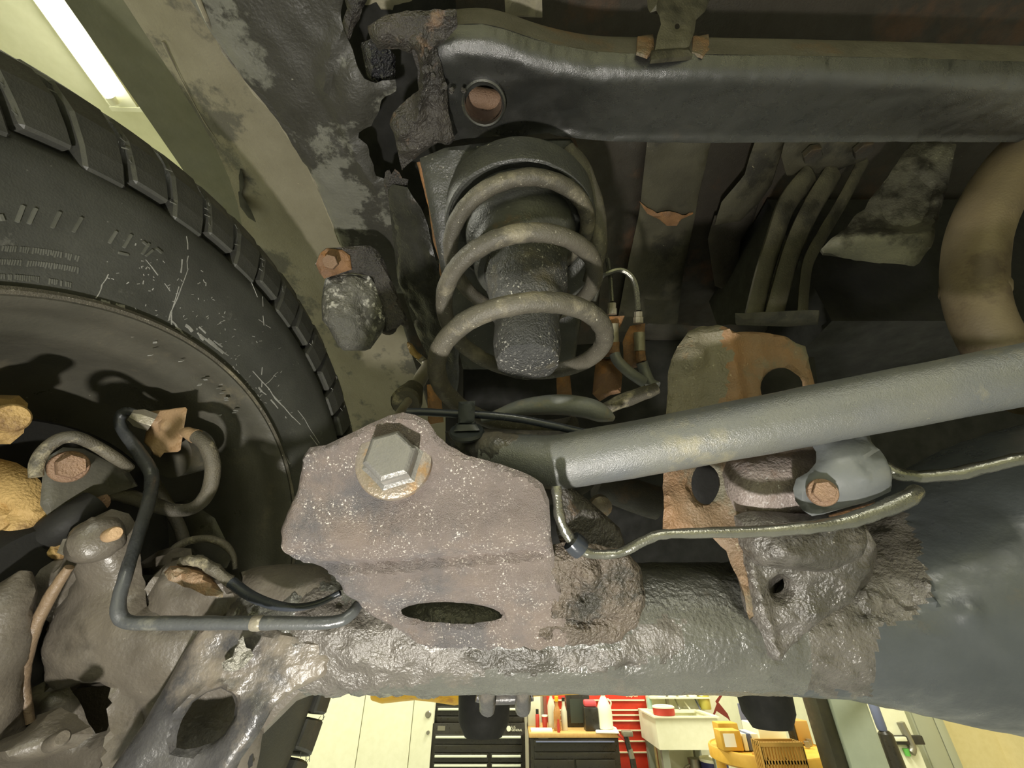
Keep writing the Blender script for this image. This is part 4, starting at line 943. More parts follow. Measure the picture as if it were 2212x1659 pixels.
relief('plate', [(1972, 300), (2066, 310), (2058, 360), (2040, 430), (2006, 540), (1985, 568), (1975, 574), (1900, 566), (1776, 552), (1770, 545), (1786, 532), (1822, 500), (1850, 462), (1868, 452), (1878, 430), (1906, 398), (1938, 350)], PP((1972, 310, .50), (1780, 550, .50), (1990, 560, .46)), .004, M['shield'], t, step=.004, edge=.002, namp=.003, nsc=30, rag=.001, fn=[ridge([(1790, 530), (1890, 520), (2000, 520)], .012, 26), dome(1960, 430, 60, 90, -.01)])
# exhaust
t = thing('exhaust_pipe', 'tan curved exhaust pipe at the right above the grey bar', 'exhaust pipe', P(2110, 560, .42))
ptube('pipe', [(2330, 250, .44), (2220, 330, .44), (2150, 420, .43), (2112, 510, .42), (2103, 600, .41), (2120, 690, .40), (2170, 780, .39), (2240, 860, .39)], 52, M['pipe'], t, n=32, namp=.0008, nsc=20)
lathe('joint_ring', [(.0236, -.006), (.0250, -.003), (.0250, .004), (.0236, .006)], P(2104, 625, .41), P(2103, 660, .405) - P(2104, 600, .412), M['pipe'], t, n=36, close=False)
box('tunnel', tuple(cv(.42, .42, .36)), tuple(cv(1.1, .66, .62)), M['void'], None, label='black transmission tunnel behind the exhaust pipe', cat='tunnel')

# dark sump and cross brace behind the axle
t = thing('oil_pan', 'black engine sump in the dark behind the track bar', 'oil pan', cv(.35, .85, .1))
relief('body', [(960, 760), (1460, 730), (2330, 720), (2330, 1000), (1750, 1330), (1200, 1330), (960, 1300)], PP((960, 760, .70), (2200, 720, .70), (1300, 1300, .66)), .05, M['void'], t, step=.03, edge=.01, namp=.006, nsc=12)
ptube('strut_tube', [(1290, 1040, .5), (1385, 1076, .5), (1420, 1086, .5)], 36, M['dust'], t, n=18, label='dull grey strut')
lathe('plug', [(.012, 0), (.012, .01), (.006, .013)], P(1295, 1090, .47), FW * -1, M['brass'], t, n=14)

# brake hose junction beside the spring
jb = thing('brake_line_junction', 'two rusty brake line fittings on a bracket right of the spring', 'brake fitting', P(1350, 720, .44))
relief('bracket', [(1298, 684), (1350, 682), (1340, 706), (1330, 720), (1332, 770), (1300, 772), (1296, 720)], PP((1300, 690, .445), (1350, 690, .445), (1320, 760, .45)), .005, M['orange'], jb, step=.003, edge=.002, namp=.002)
relief('bracket', [(1362, 704), (1394, 698), (1392, 730), (1394, 790), (1350, 800), (1346, 740), (1352, 722)], PP((1360, 700, .448), (1394, 700, .448), (1370, 790, .452)), .005, M['orange'], jb, step=.003, edge=.002, namp=.002)
for x, y, yn in ((1322, 655, 700), (1379, 674, 718)):
    for k, (dy, r) in enumerate(((6, 9), (18, 11))): lathe('flare_nut', [(r * .44 / F, -.003), (r * .44 / F, .003)], P(x, y + dy, .44), UP, M['zinc'], jb, n=8)
    ptube('fitting', [(x + 2, yn, .438), (x + 3, yn + 40, .438)], 12, M['zinc'], jb, n=10)
    ptube('collar', [(x + 4, yn + 40, .438), (x + 6, yn + 62, .438)], 11, M['orange'], jb, n=10, namp=.001)
ptube('hose', [(1328, 765, .438), (1336, 782, .435), (1362, 806, .43), (1392, 826, .43)], 12, M['greyhose'], jb, n=12)
ptube('hose', [(1386, 782, .44), (1392, 800, .44), (1404, 826, .435), (1420, 836, .43)], 12, M['greyhose'], jb, n=12)
ptube('brake_line', [(1322, 652, .44), (1320, 620, .445), (1318, 596, .45), (1312, 560, .46)], 5, M['line'], jb, n=8)
ptube('brake_line', [(1379, 672, .44), (1376, 630, .445), (1366, 600, .445), (1344, 584, .445), (1318, 588, .445), (1296, 604, .45), (1284, 650, .46)], 6, M['line'], jb, n=8)
relief('rust_foot', [(1288, 772), (1330, 776), (1345, 810), (1342, 846), (1320, 850), (1296, 866), (1280, 850), (1284, 810)], PP((1290, 780, .46), (1345, 790, .455), (1310, 860, .445)), .01, M['orange'], jb, step=.004, edge=.004, namp=.004, nsc=60, fn=dome(1312, 815, 26, 30, .008))
ptube('release_lever', [(1290, 892, .40), (1330, 872, .40), (1380, 854, .40), (1420, 838, .40)], [9, 15, 15, 12], M['hose'], jb, n=10, namp=.001, label='dusty flat lever')
lathe('axle_spring_seat', [(.0, .10), (.04, .10), (.052, .105), (.054, .115), (.05, .12), (.03, .125), (0, .125)], A0 + Vector((.004, .05, 0)), UPV, M['void'], None, n=40, label='lower spring seat under the coil spring, blackened for shade', cat='spring seat')  # near-black colour puts the shade under the spring into the seat
for i, (px, py) in enumerate(((942, 870), (1222, 838))):
    relief('rust_rib', [(px - 20, py - 40), (px + 8, py - 42), (px + 16, py + 40), (px - 18, py + 46)], PP((px - 20, py, .46), (px + 20, py, .46), (px, py + 40, .45)), .01, M['orange'], tw, step=.004, edge=.002, namp=.003, label='orange rusty rib')

# ------------------------------------------------------------------ axle assembly
ax = thing('axle_housing', 'wet black and brown axle housing running across under the spring', 'axle', P(1100, 1370, .31))
crust1 = [(640, 1250), (860, 1340), (930, 1405), (1330, 1400), (1420, 1330), (1480, 1340), (1470, 1400), (1360, 1450), (960, 1452), (900, 1480), (700, 1500), (640, 1480)]
crust2 = [(1580, 1250), (1640, 1120), (1900, 1090), (1960, 1110), (1990, 1190), (2010, 1260), (1990, 1320), (1900, 1350), (1890, 1420), (1880, 1505), (1700, 1500), (1610, 1440)]
lumps = [(1840, 1290), (2000, 1240), (2020, 1300), (1900, 1350), (1850, 1340)]
def axd(v):
    x, y = pix(v); o = np.array([x]), np.array([y]); a = .0007
    if x < 940 and x > 620: a = .0030
    elif inside(crust1, *o)[0]: a = .0032
    elif inside(lumps, *o)[0]: a = .0050
    elif inside(crust2, *o)[0]: a = .0020
    elif x < 620: a = .002
    return a * noise.fractal(v * 75, .7, 2.0, 5) + .0045 * math.exp(-((x - 2088) ** 2 + (y - 1322) ** 2) / 900)
prof = [(540, 1352, .309), (580, 1351, .309), (640, 1350, .308), (700, 1349, .308), (900, 1349, .31), (1200, 1349, .31), (1500, 1349, .31), (1660, 1348, .312)]
tr = [100, 110, 114, 121, 123, 122, 123, 125]
ptube('tube', prof, tr, M['axle'], ax, n=90, k=26, dfn=axd, m2=M['crust'], m2fn=region(crust1 + [], 16), label='wet grey axle tube with oily crust')
dp = [(1580, 1348, .312, 122), (1700, 1345, .314, 130), (1780, 1339, .316, 142), (1860, 1331, .32, 165), (1950, 1313, .325, 204), (2050, 1289, .33, 243), (2212, 1257, .335, 295), (2330, 1240, .34, 322), (2480, 1230, .345, 350)]
ptube('differential_housing', [d[:3] for d in dp], [d[3] for d in dp], M['axle_smooth'], ax, n=130, k=12, dfn=axd, m2=M['crust'], m2fn=region(crust2, 18), label='smooth dark grey flared housing with brown crusted neck')
0 and lathe('casting_nub', [(.006, -.006), (.006, .001), (.003, .004)], P(2095, 1325, .232), FW * -1 + RT * .1, M['axle_smooth'], ax, n=14)
relief('gusset_plate', [(1612, 1200), (1660, 1150), (1740, 1140), (1880, 1128), (1906, 1180), (1896, 1240), (1850, 1310), (1790, 1346), (1740, 1390), (1700, 1432), (1660, 1440), (1630, 1380), (1612, 1300)], PP((1620, 1200, .272), (1890, 1200, .262), (1680, 1430, .268)), .03, M['crust'], ax, step=.003, edge=.008, namp=.0025, nsc=60, rag=.0012, holes=[ell(1691, 1274, 17, 21)],
       fn=[ridge([(1610, 1200), (1640, 1290), (1680, 1420)], .004, 12)], label='grey brown gusset with a small round hole')
relief('hole_backing', [(1660, 1240), (1730, 1240), (1730, 1310), (1660, 1310)], PP((1660, 1240, .296), (1730, 1240, .294), (1690, 1310, .293)), .003, M['void'], ax, step=.01)  # black sheet gives the gusset hole its shade
relief('casting_lump', [(1612, 1130), (1650, 1118), (1760, 1120), (1850, 1112), (1882, 1130), (1884, 1180), (1860, 1222), (1800, 1250), (1740, 1250), (1680, 1240), (1640, 1230), (1616, 1190)], PP((1600, 1130, .262), (1880, 1130, .262), (1700, 1280, .262)), .04, M['crust'], ax, step=.003, edge=.014, namp=.0025, nsc=70, fn=[dome(1770, 1170, 130, 80, .010), dome(1660, 1190, 60, 70, .006)], label='rust brown cast lump')
# control arm bracket
cab = relief('control_arm_bracket', [(1446, 800), (1452, 775), (1464, 748), (1490, 712), (1518, 700), (1548, 704), (1562, 716), (1580, 722), (1606, 714), (1650, 718), (1700, 730), (1742, 745), (1752, 790), (1768, 850), (1790, 900), (1790, 990), (1720, 1110), (1680, 1180), (1650, 1240), (1640, 1330), (1624, 1340), (1604, 1290), (1572, 1190), (1540, 1160), (1480, 1148), (1434, 1146), (1436, 1050), (1440, 960)],
       PP((1450, 800, .335), (1750, 780, .345), (1600, 1300, .272)), .006, M['caplate'], ax, holes=[ell(1690, 836, 47, 44), ell(1524, 1046, 33, 46)], step=.004, edge=.0025, namp=.003, nsc=50,
       fn=[ridge([(1470, 730), (1560, 722), (1700, 735)], .004, 14), ridge([(1555, 700), (1575, 770), (1590, 860)], .006, 20), dome(1495, 775, 36, 36, .006), ridge([(1600, 960), (1600, 1300)], .006, 16)], m2=M['capgrey'], m2fn=region([(1400, 690), (1540, 690), (1580, 760), (1560, 830), (1500, 960), (1400, 960)], 26, .02), label='rusty plate with two round holes')
relief('bracket_hole_shade', [(1620, 760), (1760, 770), (1780, 930), (1500, 1120), (1470, 980)], PP((1640, 780, .40), (1740, 780, .40), (1500, 1100, .37)), .004, M['void'], ax, step=.008)  # black backing paints the shade seen through the plate's holes
sl0, sl1 = P(1608, 1058, .300), P(1770, 1034, .296)
d_ = (sl1 - sl0).normalized()
lathe('bushing_sleeve', [(.0, -.014), (.014, -.012), (.021, -.006)] + [(.0235 + .0006 * (i % 2), (sl1 - sl0).length * i / 14) for i in range(15)] + [(.015, (sl1 - sl0).length)], sl0, d_, M['sleeve'], ax, n=44, namp=.0012, nsc=110, label='pitted lilac grey sleeve')
t = thing('control_arm', 'smooth grey control arm end bolted to the rusty bracket below the bar', 'control arm', P(1830, 1040, .26))
relief('arm_end', [(1762, 940), (1880, 925), (1888, 950), (1905, 985), (1926, 1050), (1934, 1064), (1880, 1086), (1790, 1112), (1765, 1116), (1745, 1104), (1728, 1082), (1723, 1056), (1730, 1034), (1748, 1020), (1762, 1000), (1768, 975)], PP((1762, 950, .262), (1926, 1050, .252), (1780, 1100, .252)), .03, M['bluegrey'], t, step=.003, edge=.005, fn=[dome(1840, 1020, 110, 75, .012), ridge([(1840, 1005), (1880, 980)], -.003, 9), dome(1838, 1036, 14, 12, .002)], label='smooth grey arm end')
hexbolt('bolt', P(1776, 1064, .248), P(1786, 1060, .235) - P(1770, 1066, .25), .0062, .007, M['rustbolt'], t, washer=.0080, label='rusty hex bolt')
relief('rust_lip', [(1790, 1112), (1890, 1084), (1880, 1096), (1800, 1124)], PP((1790, 1112, .262), (1890, 1088, .262), (1800, 1124, .258)), .004, M['orange'], t, step=.003, edge=.001)

# track bar bracket
bo = [(646, 1004), (650, 988), (664, 971), (700, 965), (745, 944), (800, 917), (835, 902), (868, 893), (895, 899), (922, 914), (942, 942), (968, 966), (1008, 988), (1080, 1008), (1140, 1030), (1172, 1048), (1186, 1080), (1188, 1140), (1196, 1190), (1204, 1230), (1212, 1290), (1222, 1340), (1232, 1380), (1220, 1398), (1040, 1400), (930, 1398), (892, 1388), (856, 1362), (800, 1334), (776, 1314), (748, 1280), (722, 1248), (690, 1226), (655, 1212), (636, 1196), (620, 1168), (614, 1140), (622, 1105), (634, 1070), (640, 1030)]
bpl = PP((650, 1000, .236), (1180, 1060, .238), (900, 1390, .262))
tbb = relief('track_bar_bracket', bo, bpl, .007, M['bracket'], ax, holes=[ell(975, 1330, 112, 26, 2)], step=.0026, edge=.003, namp=.0016, nsc=90,
       fn=[ridge([(610, 1145), (760, 1155), (960, 1148), (1200, 1135)], .0100, 55), ridge([(700, 1220), (850, 1210), (1000, 1198), (1170, 1186)], -.0035, 12), ridge([(720, 1232), (880, 1224), (1000, 1212), (1170, 1200)], .0022, 7), ridge([(760, 1262), (950, 1254), (1150, 1240)], .005, 32),
           ridge([(900, 1392), (1100, 1394), (1330, 1384)], .003, 10), ridge([(640, 1010), (622, 1110), (618, 1150)], -.003, 14), dome(1290, 1270, 100, 80, .006), dome(1262, 1234, 16, 18, .006)], label='pinkish rusted bracket with long slot')
relief('slot_backing', [(850, 1290), (1100, 1290), (1100, 1370), (850, 1370)], PP((850, 1300, .29), (1100, 1300, .29), (950, 1370, .285)), .004, M['void'], ax, step=.01)  # black sheet stands in for shade inside the slot
relief('weld_scale', [(1172, 1236), (1196, 1196), (1250, 1184), (1310, 1194), (1362, 1206), (1396, 1244), (1404, 1310), (1388, 1362), (1350, 1396), (1280, 1408), (1180, 1402), (1150, 1380), (1180, 1340), (1190, 1290)], PP((1180, 1240, .249), (1390, 1240, .257), (1280, 1400, .264)), .02, M['weld'], ax, step=.0025, edge=.008, namp=.0028, nsc=70, rag=.0012,
       fn=[dome(1270, 1236, 30, 34, .008), ridge([(1228, 1262), (1240, 1290), (1262, 1304)], .003, 5), ridge([(1186, 1345), (1260, 1350), (1330, 1345)], -.004, 6)], label='dark scaled weld area')
0 and relief('bottom_scale', [(690, 1380), (780, 1340), (850, 1370), (900, 1400), (1000, 1408), (1200, 1412), (1330, 1402), (1390, 1370), (1420, 1300), (1440, 1320), (1430, 1390), (1400, 1426), (1300, 1450), (1000, 1450), (900, 1445), (800, 1440), (700, 1450), (680, 1420)], PP((700, 1380, .266), (1400, 1380, .266), (1000, 1440, .268)), .02, M['axle'], ax, step=.0035, edge=.006, namp=.007, nsc=75, rag=.002, fn=[ridge([(880, 1412), (1050, 1420), (1300, 1414), (1400, 1390)], .004, 7), ridge([(890, 1432), (1050, 1440), (1300, 1434)], .004, 7)], label='oily ridged weld scale')
relief('rear_wall', [(1196, 1050), (1240, 1052), (1300, 1104), (1340, 1140), (1356, 1190), (1350, 1220), (1230, 1222), (1206, 1150)], PP((1200, 1060, .275), (1340, 1150, .285), (1240, 1200, .27)), .006, M['gusset'], ax, step=.003, edge=.002, namp=.002)
q = P(852, 998, .2335); qa = P(836, 972, .214) - P(858, 1002, .245)
lathe('washer', [(.010, -.002), (.0208, -.002), (.0212, .0005), (.0205, .0030), (.0180, .0040), (.0150, .0042), (.010, .0042)], q, qa, M['brass'], ax, n=48, label='worn flange washer')
lathe('bolt', [(.0172, .002), (.0172, .0040), (.0142, .0050), (.0142, .0148), (.0136, .0164), (.0124, .0174), (.0114, .0178), (.0, .0178)], q, qa, M['boltgrey'], ax, n=6, rot=.35, smooth=False, label='large grey bolt head')
for x, r in ((1055, 17), (1132, 16)):
    ptube('clamp_nut', [(x, 1480, .285), (x - 2, 1508, .29), (x - 3, 1532, .295)], [r, r * 1.05, r * .95], M['darkplate'], ax, n=14, namp=.0012)
ptube('clamp_strap', [(1030, 1502, .30), (1060, 1508, .30), (1120, 1506, .30), (1150, 1500, .30)], 12, M['darkplate'], ax, n=10)

# black bump cup and dark damper below the axle
t = thing('shock_bush', 'round black cup hanging below the axle right of the sink', 'bush', P(1660, 1540, .42))
lathe('cup', [(.0, -.012), (.018, -.012), (.0245, .0), (.026, .016), (.026, .06), (0, .06)], P(1660, 1540, .42), UPV, M['void'], t, n=32)
lathe('rib', [(.0262, .026), (.0272, .028), (.0262, .031)], P(1660, 1540, .42), UPV, M['void'], t, n=32, close=False)
t = thing('steering_damper', 'dark steel housing under the axle in front of the black chest', 'damper', P(1040, 1530, .5))
lathe('body', [(.0, -.028), (.022, -.026), (.030, -.012), (.032, .02), (.03, .09), (.0, .09)], P(1046, 1530, .5), UPV, M['void'], t, n=28)
ptube('rod', [(1046, 1470, .5), (1046, 1400, .40), (1046, 1360, .33)], 14, M['void'], t, n=12)

# lift arm glimpsed below the axle
t = thing('car_lift', 'chipped yellow lift arm just below the axle above the cream cabinet', 'lift arm', P(920, 1500, .9))
relief('lift_plate', [(796, 1440), (1040, 1440), (1036, 1504), (1026, 1520), (985, 1526), (940, 1519), (895, 1514), (820, 1522), (800, 1516)], PP((800, 1500, .9), (1030, 1500, .9), (920, 1450, .86)), .06, M['yellow2'], t, step=.012, edge=.004, namp=.003)
tube('swing_arm', [P(1000, 1478, .93), cv(1.2, 1.9, -.09), cv(2.12, 2.72, -.09)], .028, M['yellow2'], t, n=12)
ptube('pin', [(1005, 1514, .88), (1040, 1518, .88)], 6, M['zinc'], t, n=10)

# ------------------------------------------------------------------ track bar
t = thing('track_bar', 'long dusty grey round bar running right from the pink bracket', 'track bar', P(1650, 920, .24))
ptube('bar', [(1040, 975, .292), (1090, 982, .290), (1140, 990, .288), (1200, 998, .286), (1300, 982, .281), (1450, 955, .274), (1650, 917, .264), (1900, 868, .252), (2212, 808, .237), (2450, 760, .227)], [38, 44, 52, 58, 60, 61, 63, 65, 67, 69], M['bar'], t, n=40, namp=.0004, nsc=60, label='dusty grey round bar')
ptube('bar_eye', [(1020, 955, .295), (1050, 970, .292), (1100, 980, .29), (1150, 990, .288)], [30, 40, 44, 44], M['darkplate'], t, n=24, namp=.0015, label='dark rusted bar end')

# brake line along the axle, cables, hoses
ptube('axle_brake_line', [(1203, 1050, .246), (1205, 1080, .244), (1208, 1112, .243), (1220, 1145, .242), (1242, 1176, .242), (1268, 1194, .242), (1305, 1198, .242), (1345, 1192, .242), (1395, 1166, .242), (1430, 1154, .242), (1470, 1152, .242), (1600, 1149, .242), (1720, 1142, .24), (1820, 1128, .24), (1900, 1102, .24), (1960, 1076, .24), (1982, 1060, .243)],
      [11, 11, 11, 11, 11, 10, 10, 10.5, 11, 11, 11, 12, 13, 15, 17, 18, 15], M['line'], None, n=16, namp=.0006, nsc=150, label='shiny greased brake line running along the top of the axle', cat='brake line')
t = thing('greasy_line', 'grease coated line leaving right above the differential', 'line', P(2050, 1030, .25))
ptube('line', [(1905, 1010, .262), (1940, 1024, .258), (1985, 1030, .255), (2050, 1026, .25), (2120, 1010, .245), (2212, 990, .24), (2330, 970, .235)], [14, 13, 12, 13, 14, 13, 13], M['line'], t, n=14, namp=.0008, nsc=140)
lathe('line_clip', [(.006, -.004), (.0066, 0), (.006, .004)], P(1245, 1178, .24), P(1268, 1194, .24) - P(1220, 1150, .24), M['cable'], None, n=16, label='small dark clip on the shiny brake line by the bracket', cat='clip')
ptube('sensor_cable', [(880, 890, .30), (915, 890, .30), (970, 893, .30), (1040, 896, .30), (1110, 903, .30), (1180, 916, .30), (1260, 934, .30), (1340, 950, .30)], 9, M['cable'], None, n=12, label='thin black sensor cable crossing behind the pink bracket', cat='cable')
t = thing('cable_clip', 'black plastic clip holding the thin cable below the spring', 'clip', P(1005, 900, .29))
relief('strap', [(990, 868), (1026, 866), (1024, 918), (988, 918)], PP((990, 868, .288), (1026, 868, .288), (1005, 918, .288)), .012, M['clip'], t, step=.003, edge=.002)
relief('foot', [(984, 914), (1028, 912), (1036, 926), (980, 928)], PP((984, 914, .286), (1028, 914, .286), (1005, 930, .282)), .008, M['clip'], t, step=.003, edge=.002)
lathe('disc', [(.0115, -.002), (.0125, 0), (.0115, .002)], P(1008, 934, .29), UP + FW * -.4, M['clip'], t, n=28)
relief('cable_shelf', [(960, 930), (1060, 925), (1200, 930), (1340, 930), (1340, 1010), (1040, 1010), (985, 985)], PP((960, 930, .31), (1330, 930, .31), (1100, 1000, .30)), .006, M['darkplate'], ax, step=.005, namp=.002)
ptube('breather_hose', [(1040, 908, .33), (1080, 894, .33), (1130, 880, .33), (1200, 874, .33), (1262, 880, .33), (1300, 893, .33), (1326, 905, .33)], [7, 12, 18, 22, 23, 20, 6], M['greyhose'], None, n=18, label='grey tapered rubber hose arched above the track bar', cat='hose')
# ------------------------------------------------------------------ left: knuckle, caliper, brake plumbing
kn = thing('steering_knuckle', 'oily brown cast steering knuckle below the wheel rim', 'steering knuckle', P(250, 1480, .29))
relief('casting', [(-60, 1260), (20, 1240), (70, 1218), (110, 1222), (140, 1160), (175, 1126), (210, 1108), (246, 1120), (264, 1146), (272, 1190), (276, 1260), (300, 1320), (360, 1340), (560, 1348), (690, 1356), (712, 1390), (694, 1440), (600, 1500), (560, 1560), (520, 1760), (-60, 1760)], PP((0, 1250, .275), (690, 1380, .29), (250, 1700, .275)), .05, M['knuckle'], kn, step=.0045, edge=.012, namp=.0018, nsc=45, holes=[[(112, 1512), (150, 1490), (225, 1482), (246, 1488), (244, 1540), (222, 1600), (176, 1612), (150, 1580)]],
       fn=[ridge([(150, 1240), (100, 1320), (70, 1400), (72, 1480), (92, 1510)], -.008, 14), dome(200, 1190, 80, 80, .006), dome(300, 1400, 230, 120, .010), ridge([(255, 1490), (262, 1560), (250, 1640), (230, 1760)], .012, 16), ridge([(290, 1500), (300, 1600), (280, 1700)], -.004, 12)], label='oily brown casting')
ptube('flange_rib', [(150, 1225, .262), (108, 1290, .26), (68, 1370, .258), (50, 1440, .258), (52, 1500, .258), (66, 1560, .258)], [9, 12, 13, 13, 11, 8], M['tanedge'], kn, n=14, namp=.0006, label='tan worn flange edge')
ptube('outer_flange', [(52, 1236, .262), (10, 1320, .25), (-30, 1420, .246), (-40, 1520, .246), (-30, 1640, .246)], [14, 50, 60, 60, 60], M['knuckle'], kn, n=18, namp=.003)
lathe('shadow_web', [(.0, .0), (.07, .0), (.07, .004), (0, .004)], P(180, 1555, .33), FW + RT * -.6 + UP * -.5, M['knuckle'], kn, n=24)
relief('upper_ear', [(274, 1345), (276, 1300), (300, 1256), (335, 1226), (372, 1212), (420, 1214), (462, 1238), (510, 1284), (545, 1320), (560, 1352), (420, 1362)], PP((280, 1340, .285), (550, 1340, .285), (400, 1220, .29)), .04, M['knuckle'], kn, step=.004, edge=.010, namp=.003, nsc=60, fn=[ridge([(300, 1330), (308, 1280), (345, 1240), (390, 1226)], -.004, 7)])
relief('joint_cap', [(352, 1236), (366, 1222), (410, 1220), (440, 1230), (462, 1252), (480, 1276), (478, 1286), (440, 1282), (400, 1262), (360, 1250)], PP((352, 1236, .272), (480, 1276, .272), (400, 1262, .27)), .012, M['caplate'], kn, step=.003, edge=.004, namp=.002, fn=[ridge([(384, 1240), (394, 1262)], -.004, 5), dome(420, 1245, 40, 20, .003)], label='pinkish worn joint cap')
lathe('stud_boss', [(.014, -.02), (.014, .004), (.011, .008), (.007, .010)], P(212, 1165, .266), P(232, 1160, .24) - P(190, 1178, .28), M['knuckle'], kn, n=28, namp=.002)
lathe('stud', [(.0040, -.006), (.0040, .010), (.0032, .012), (.0, .012)], P(240, 1155, .250), P(262, 1146, .23) - P(225, 1160, .255), M['tanplate'], kn, n=20, label='pale round stud end')
relief('lower_arm', [(-60, 1620), (20, 1586), (80, 1540), (110, 1560), (150, 1584), (152, 1602), (110, 1632), (60, 1650), (-60, 1700)], PP((0, 1620, .235), (140, 1590, .235), (60, 1660, .23)), .04, M['knuckle'], kn, step=.0035, edge=.012, namp=.004, fn=[dome(20, 1620, 60, 40, .008)])
lathe('lower_stud', [(.0042, 0), (.0042, .012), (.003, .014), (0, .014)], P(112, 1606, .230), P(150, 1586, .222) - P(100, 1614, .232), M['knuckle'], kn, n=18)
# diagonal bracket with the big oval hole
dbk = thing('diagonal_bracket', 'dark wet plate with a large oval hole at the bottom left', 'bracket', P(430, 1560, .25))
relief('plate', [(432, 1352), (480, 1346), (560, 1360), (640, 1372), (690, 1386), (716, 1420), (700, 1462), (640, 1492), (588, 1530), (556, 1590), (520, 1640), (470, 1760), (180, 1760), (236, 1660), (300, 1570), (352, 1480), (392, 1410)], PP((440, 1360, .262), (690, 1400, .268), (350, 1700, .238)), .012, M['darkplate'], dbk, step=.0028, edge=.004, namp=.0012, nsc=60, rag=.0004,
       holes=[[(370, 1624), (374, 1596), (388, 1556), (412, 1518), (446, 1494), (478, 1484), (500, 1496), (510, 1520), (506, 1552), (486, 1586), (456, 1610), (420, 1622), (390, 1626)]],
       fn=[ridge([(380, 1540), (420, 1500), (478, 1476), (506, 1490)], .004, 8), ridge([(560, 1540), (520, 1600), (470, 1690)], .006, 30), ridge([(395, 1420), (330, 1530), (250, 1660)], -.003, 20)], label='dark wet plate')
relief('oval_hole_shade', [(340, 1450), (540, 1450), (540, 1660), (330, 1660)], PP((340, 1450, .30), (540, 1450, .30), (400, 1650, .285)), .004, M['void'], dbk, step=.012)  # black sheet added as the shade behind the oval hole
relief('foil_scrap', [(478, 1432), (500, 1420), (516, 1382), (526, 1372), (530, 1400), (548, 1416), (530, 1440), (505, 1452), (482, 1448)], PP((480, 1430, .252), (548, 1410, .252), (505, 1450, .25)), .004, mat('crumpled_bright_scale', 'a5a39a', '85837a', rough=.3, metal=.2, bump=.9, bs=110, bd=.004), dbk, step=.0022, edge=.001, namp=.004, nsc=130, label='bright crumpled metal scale')
relief('rear_leg', [(545, 1360), (700, 1385), (720, 1420), (712, 1460), (690, 1500), (640, 1520), (560, 1600), (520, 1560), (600, 1480)], PP((560, 1370, .272), (700, 1400, .275), (600, 1500, .27)), .05, M['knuckle'], dbk, step=.005, edge=.006, namp=.0015)
# dirty tire side behind belongs to the wheel; caliper and guide pins
cl = thing('brake_caliper', 'tan rusty brake caliper at the left edge below the round pin', 'brake caliper', P(30, 1130, .29))
relief('body', [(-60, 985), (0, 1000), (35, 1018), (62, 1040), (82, 1072), (92, 1104), (96, 1140), (122, 1178), (140, 1200), (132, 1216), (100, 1222), (58, 1214), (28, 1236), (0, 1256), (-60, 1280)], PP((0, 1000, .285), (100, 1140, .285), (0, 1250, .275)), .05, M['tan'], cl, step=.0035, edge=.012, namp=.0015, nsc=60, fn=[dome(20, 1120, 90, 110, .010), ridge([(20, 1085), (36, 1130), (18, 1166)], -.004, 5), ridge([(30, 1095), (90, 1135)], -.003, 10)], label='tan rusty casting')
relief('pad_clip', [(122, 1194), (136, 1164), (150, 1170), (160, 1160), (172, 1178), (160, 1200), (146, 1204)], PP((122, 1194, .268), (170, 1170, .268), (146, 1204, .266)), .006, M['zinc'], cl, step=.003, edge=.002, fn=[ridge([(150, 1166), (146, 1204)], -.004, 5)])
t = thing('guide_pin', 'tan round pin end at the left edge above the caliper', 'pin', P(20, 905, .35))
lathe('pin', [(.0095, -.04), (.0095, 0), (.0090, .003), (.0080, .004), (0, .004)], P(24, 903, .275), P(34, 900, .25) - P(-10, 905, .28), M['tan'], t, n=28)
relief('pin_arm', [(-60, 850), (20, 852), (40, 870), (30, 935), (0, 960), (-60, 960)], PP((-40, 860, .29), (40, 870, .295), (0, 950, .29)), .02, M['tan'], t, step=.005, edge=.008)
t = thing('strap_bracket', 'dull olive loop bracket around a rusty bolt inside the rim', 'bracket', P(180, 1020, .38))
ptube('loop', [(78, 1030, .275), (80, 1000, .277), (98, 970, .280), (130, 948, .285), (165, 945, .29), (205, 962, .30), (250, 990, .31), (282, 1012, .32)], [12, 13, 13, 13, 13, 12, 12, 9], M['hose'], t, n=12, flat=1.0)
relief('web', [(95, 1030), (108, 985), (140, 965), (180, 968), (280, 1018), (300, 1050), (220, 1075), (150, 1100), (110, 1120), (90, 1090)], PP((100, 1030, .288), (280, 1020, .328), (150, 1100, .295)), .01, M['rim'], t, step=.005, edge=.003)
hexbolt('bolt', P(148, 1008, .290), P(166, 1006, .270) - P(140, 1008, .292), .0082, .012, M['rustbolt'], t, washer=.0108, label='rusty hex bolt')
ptube('dark_pin', [(110, 1150, .29), (150, 1125, .292), (205, 1090, .305)], 34, M['void'], t, n=16)
# banjo hose
t = thing('brake_hose', 'curved dusty brake hose from the caliper round to the tan plate', 'hose', P(350, 1080, .37))
ptube('hose', [(214, 1072, .318), (245, 1066, .325), (285, 1074, .335), (330, 1090, .345), (375, 1102, .358), (415, 1098, .362), (444, 1074, .366), (458, 1035, .368), (458, 995, .368), (444, 960, .368), (420, 940, .37)], [15, 15, 15, 15, 14, 13, 14, 15, 15, 15, 14], M['hose'], t, n=18, namp=.0005)
ptube('crimp', [(424, 942, .37), (404, 934, .372), (394, 934, .374)], [16, 12, 11], M['tanplate'], t, n=16, namp=.001)
lathe('banjo_end', [(.008, -.004), (.0085, 0), (.008, .005), (.004, .006)], P(206, 1084, .314), RT * .7 - FW * .6, M['rustbolt'], t, n=16)
t = thing('hose_bracket', 'tan square plate holding the brake pipe nuts inside the rim', 'bracket', P(360, 930, .37))
pp_ = PP((325, 888, .372), (402, 880, .372), (345, 985, .365))
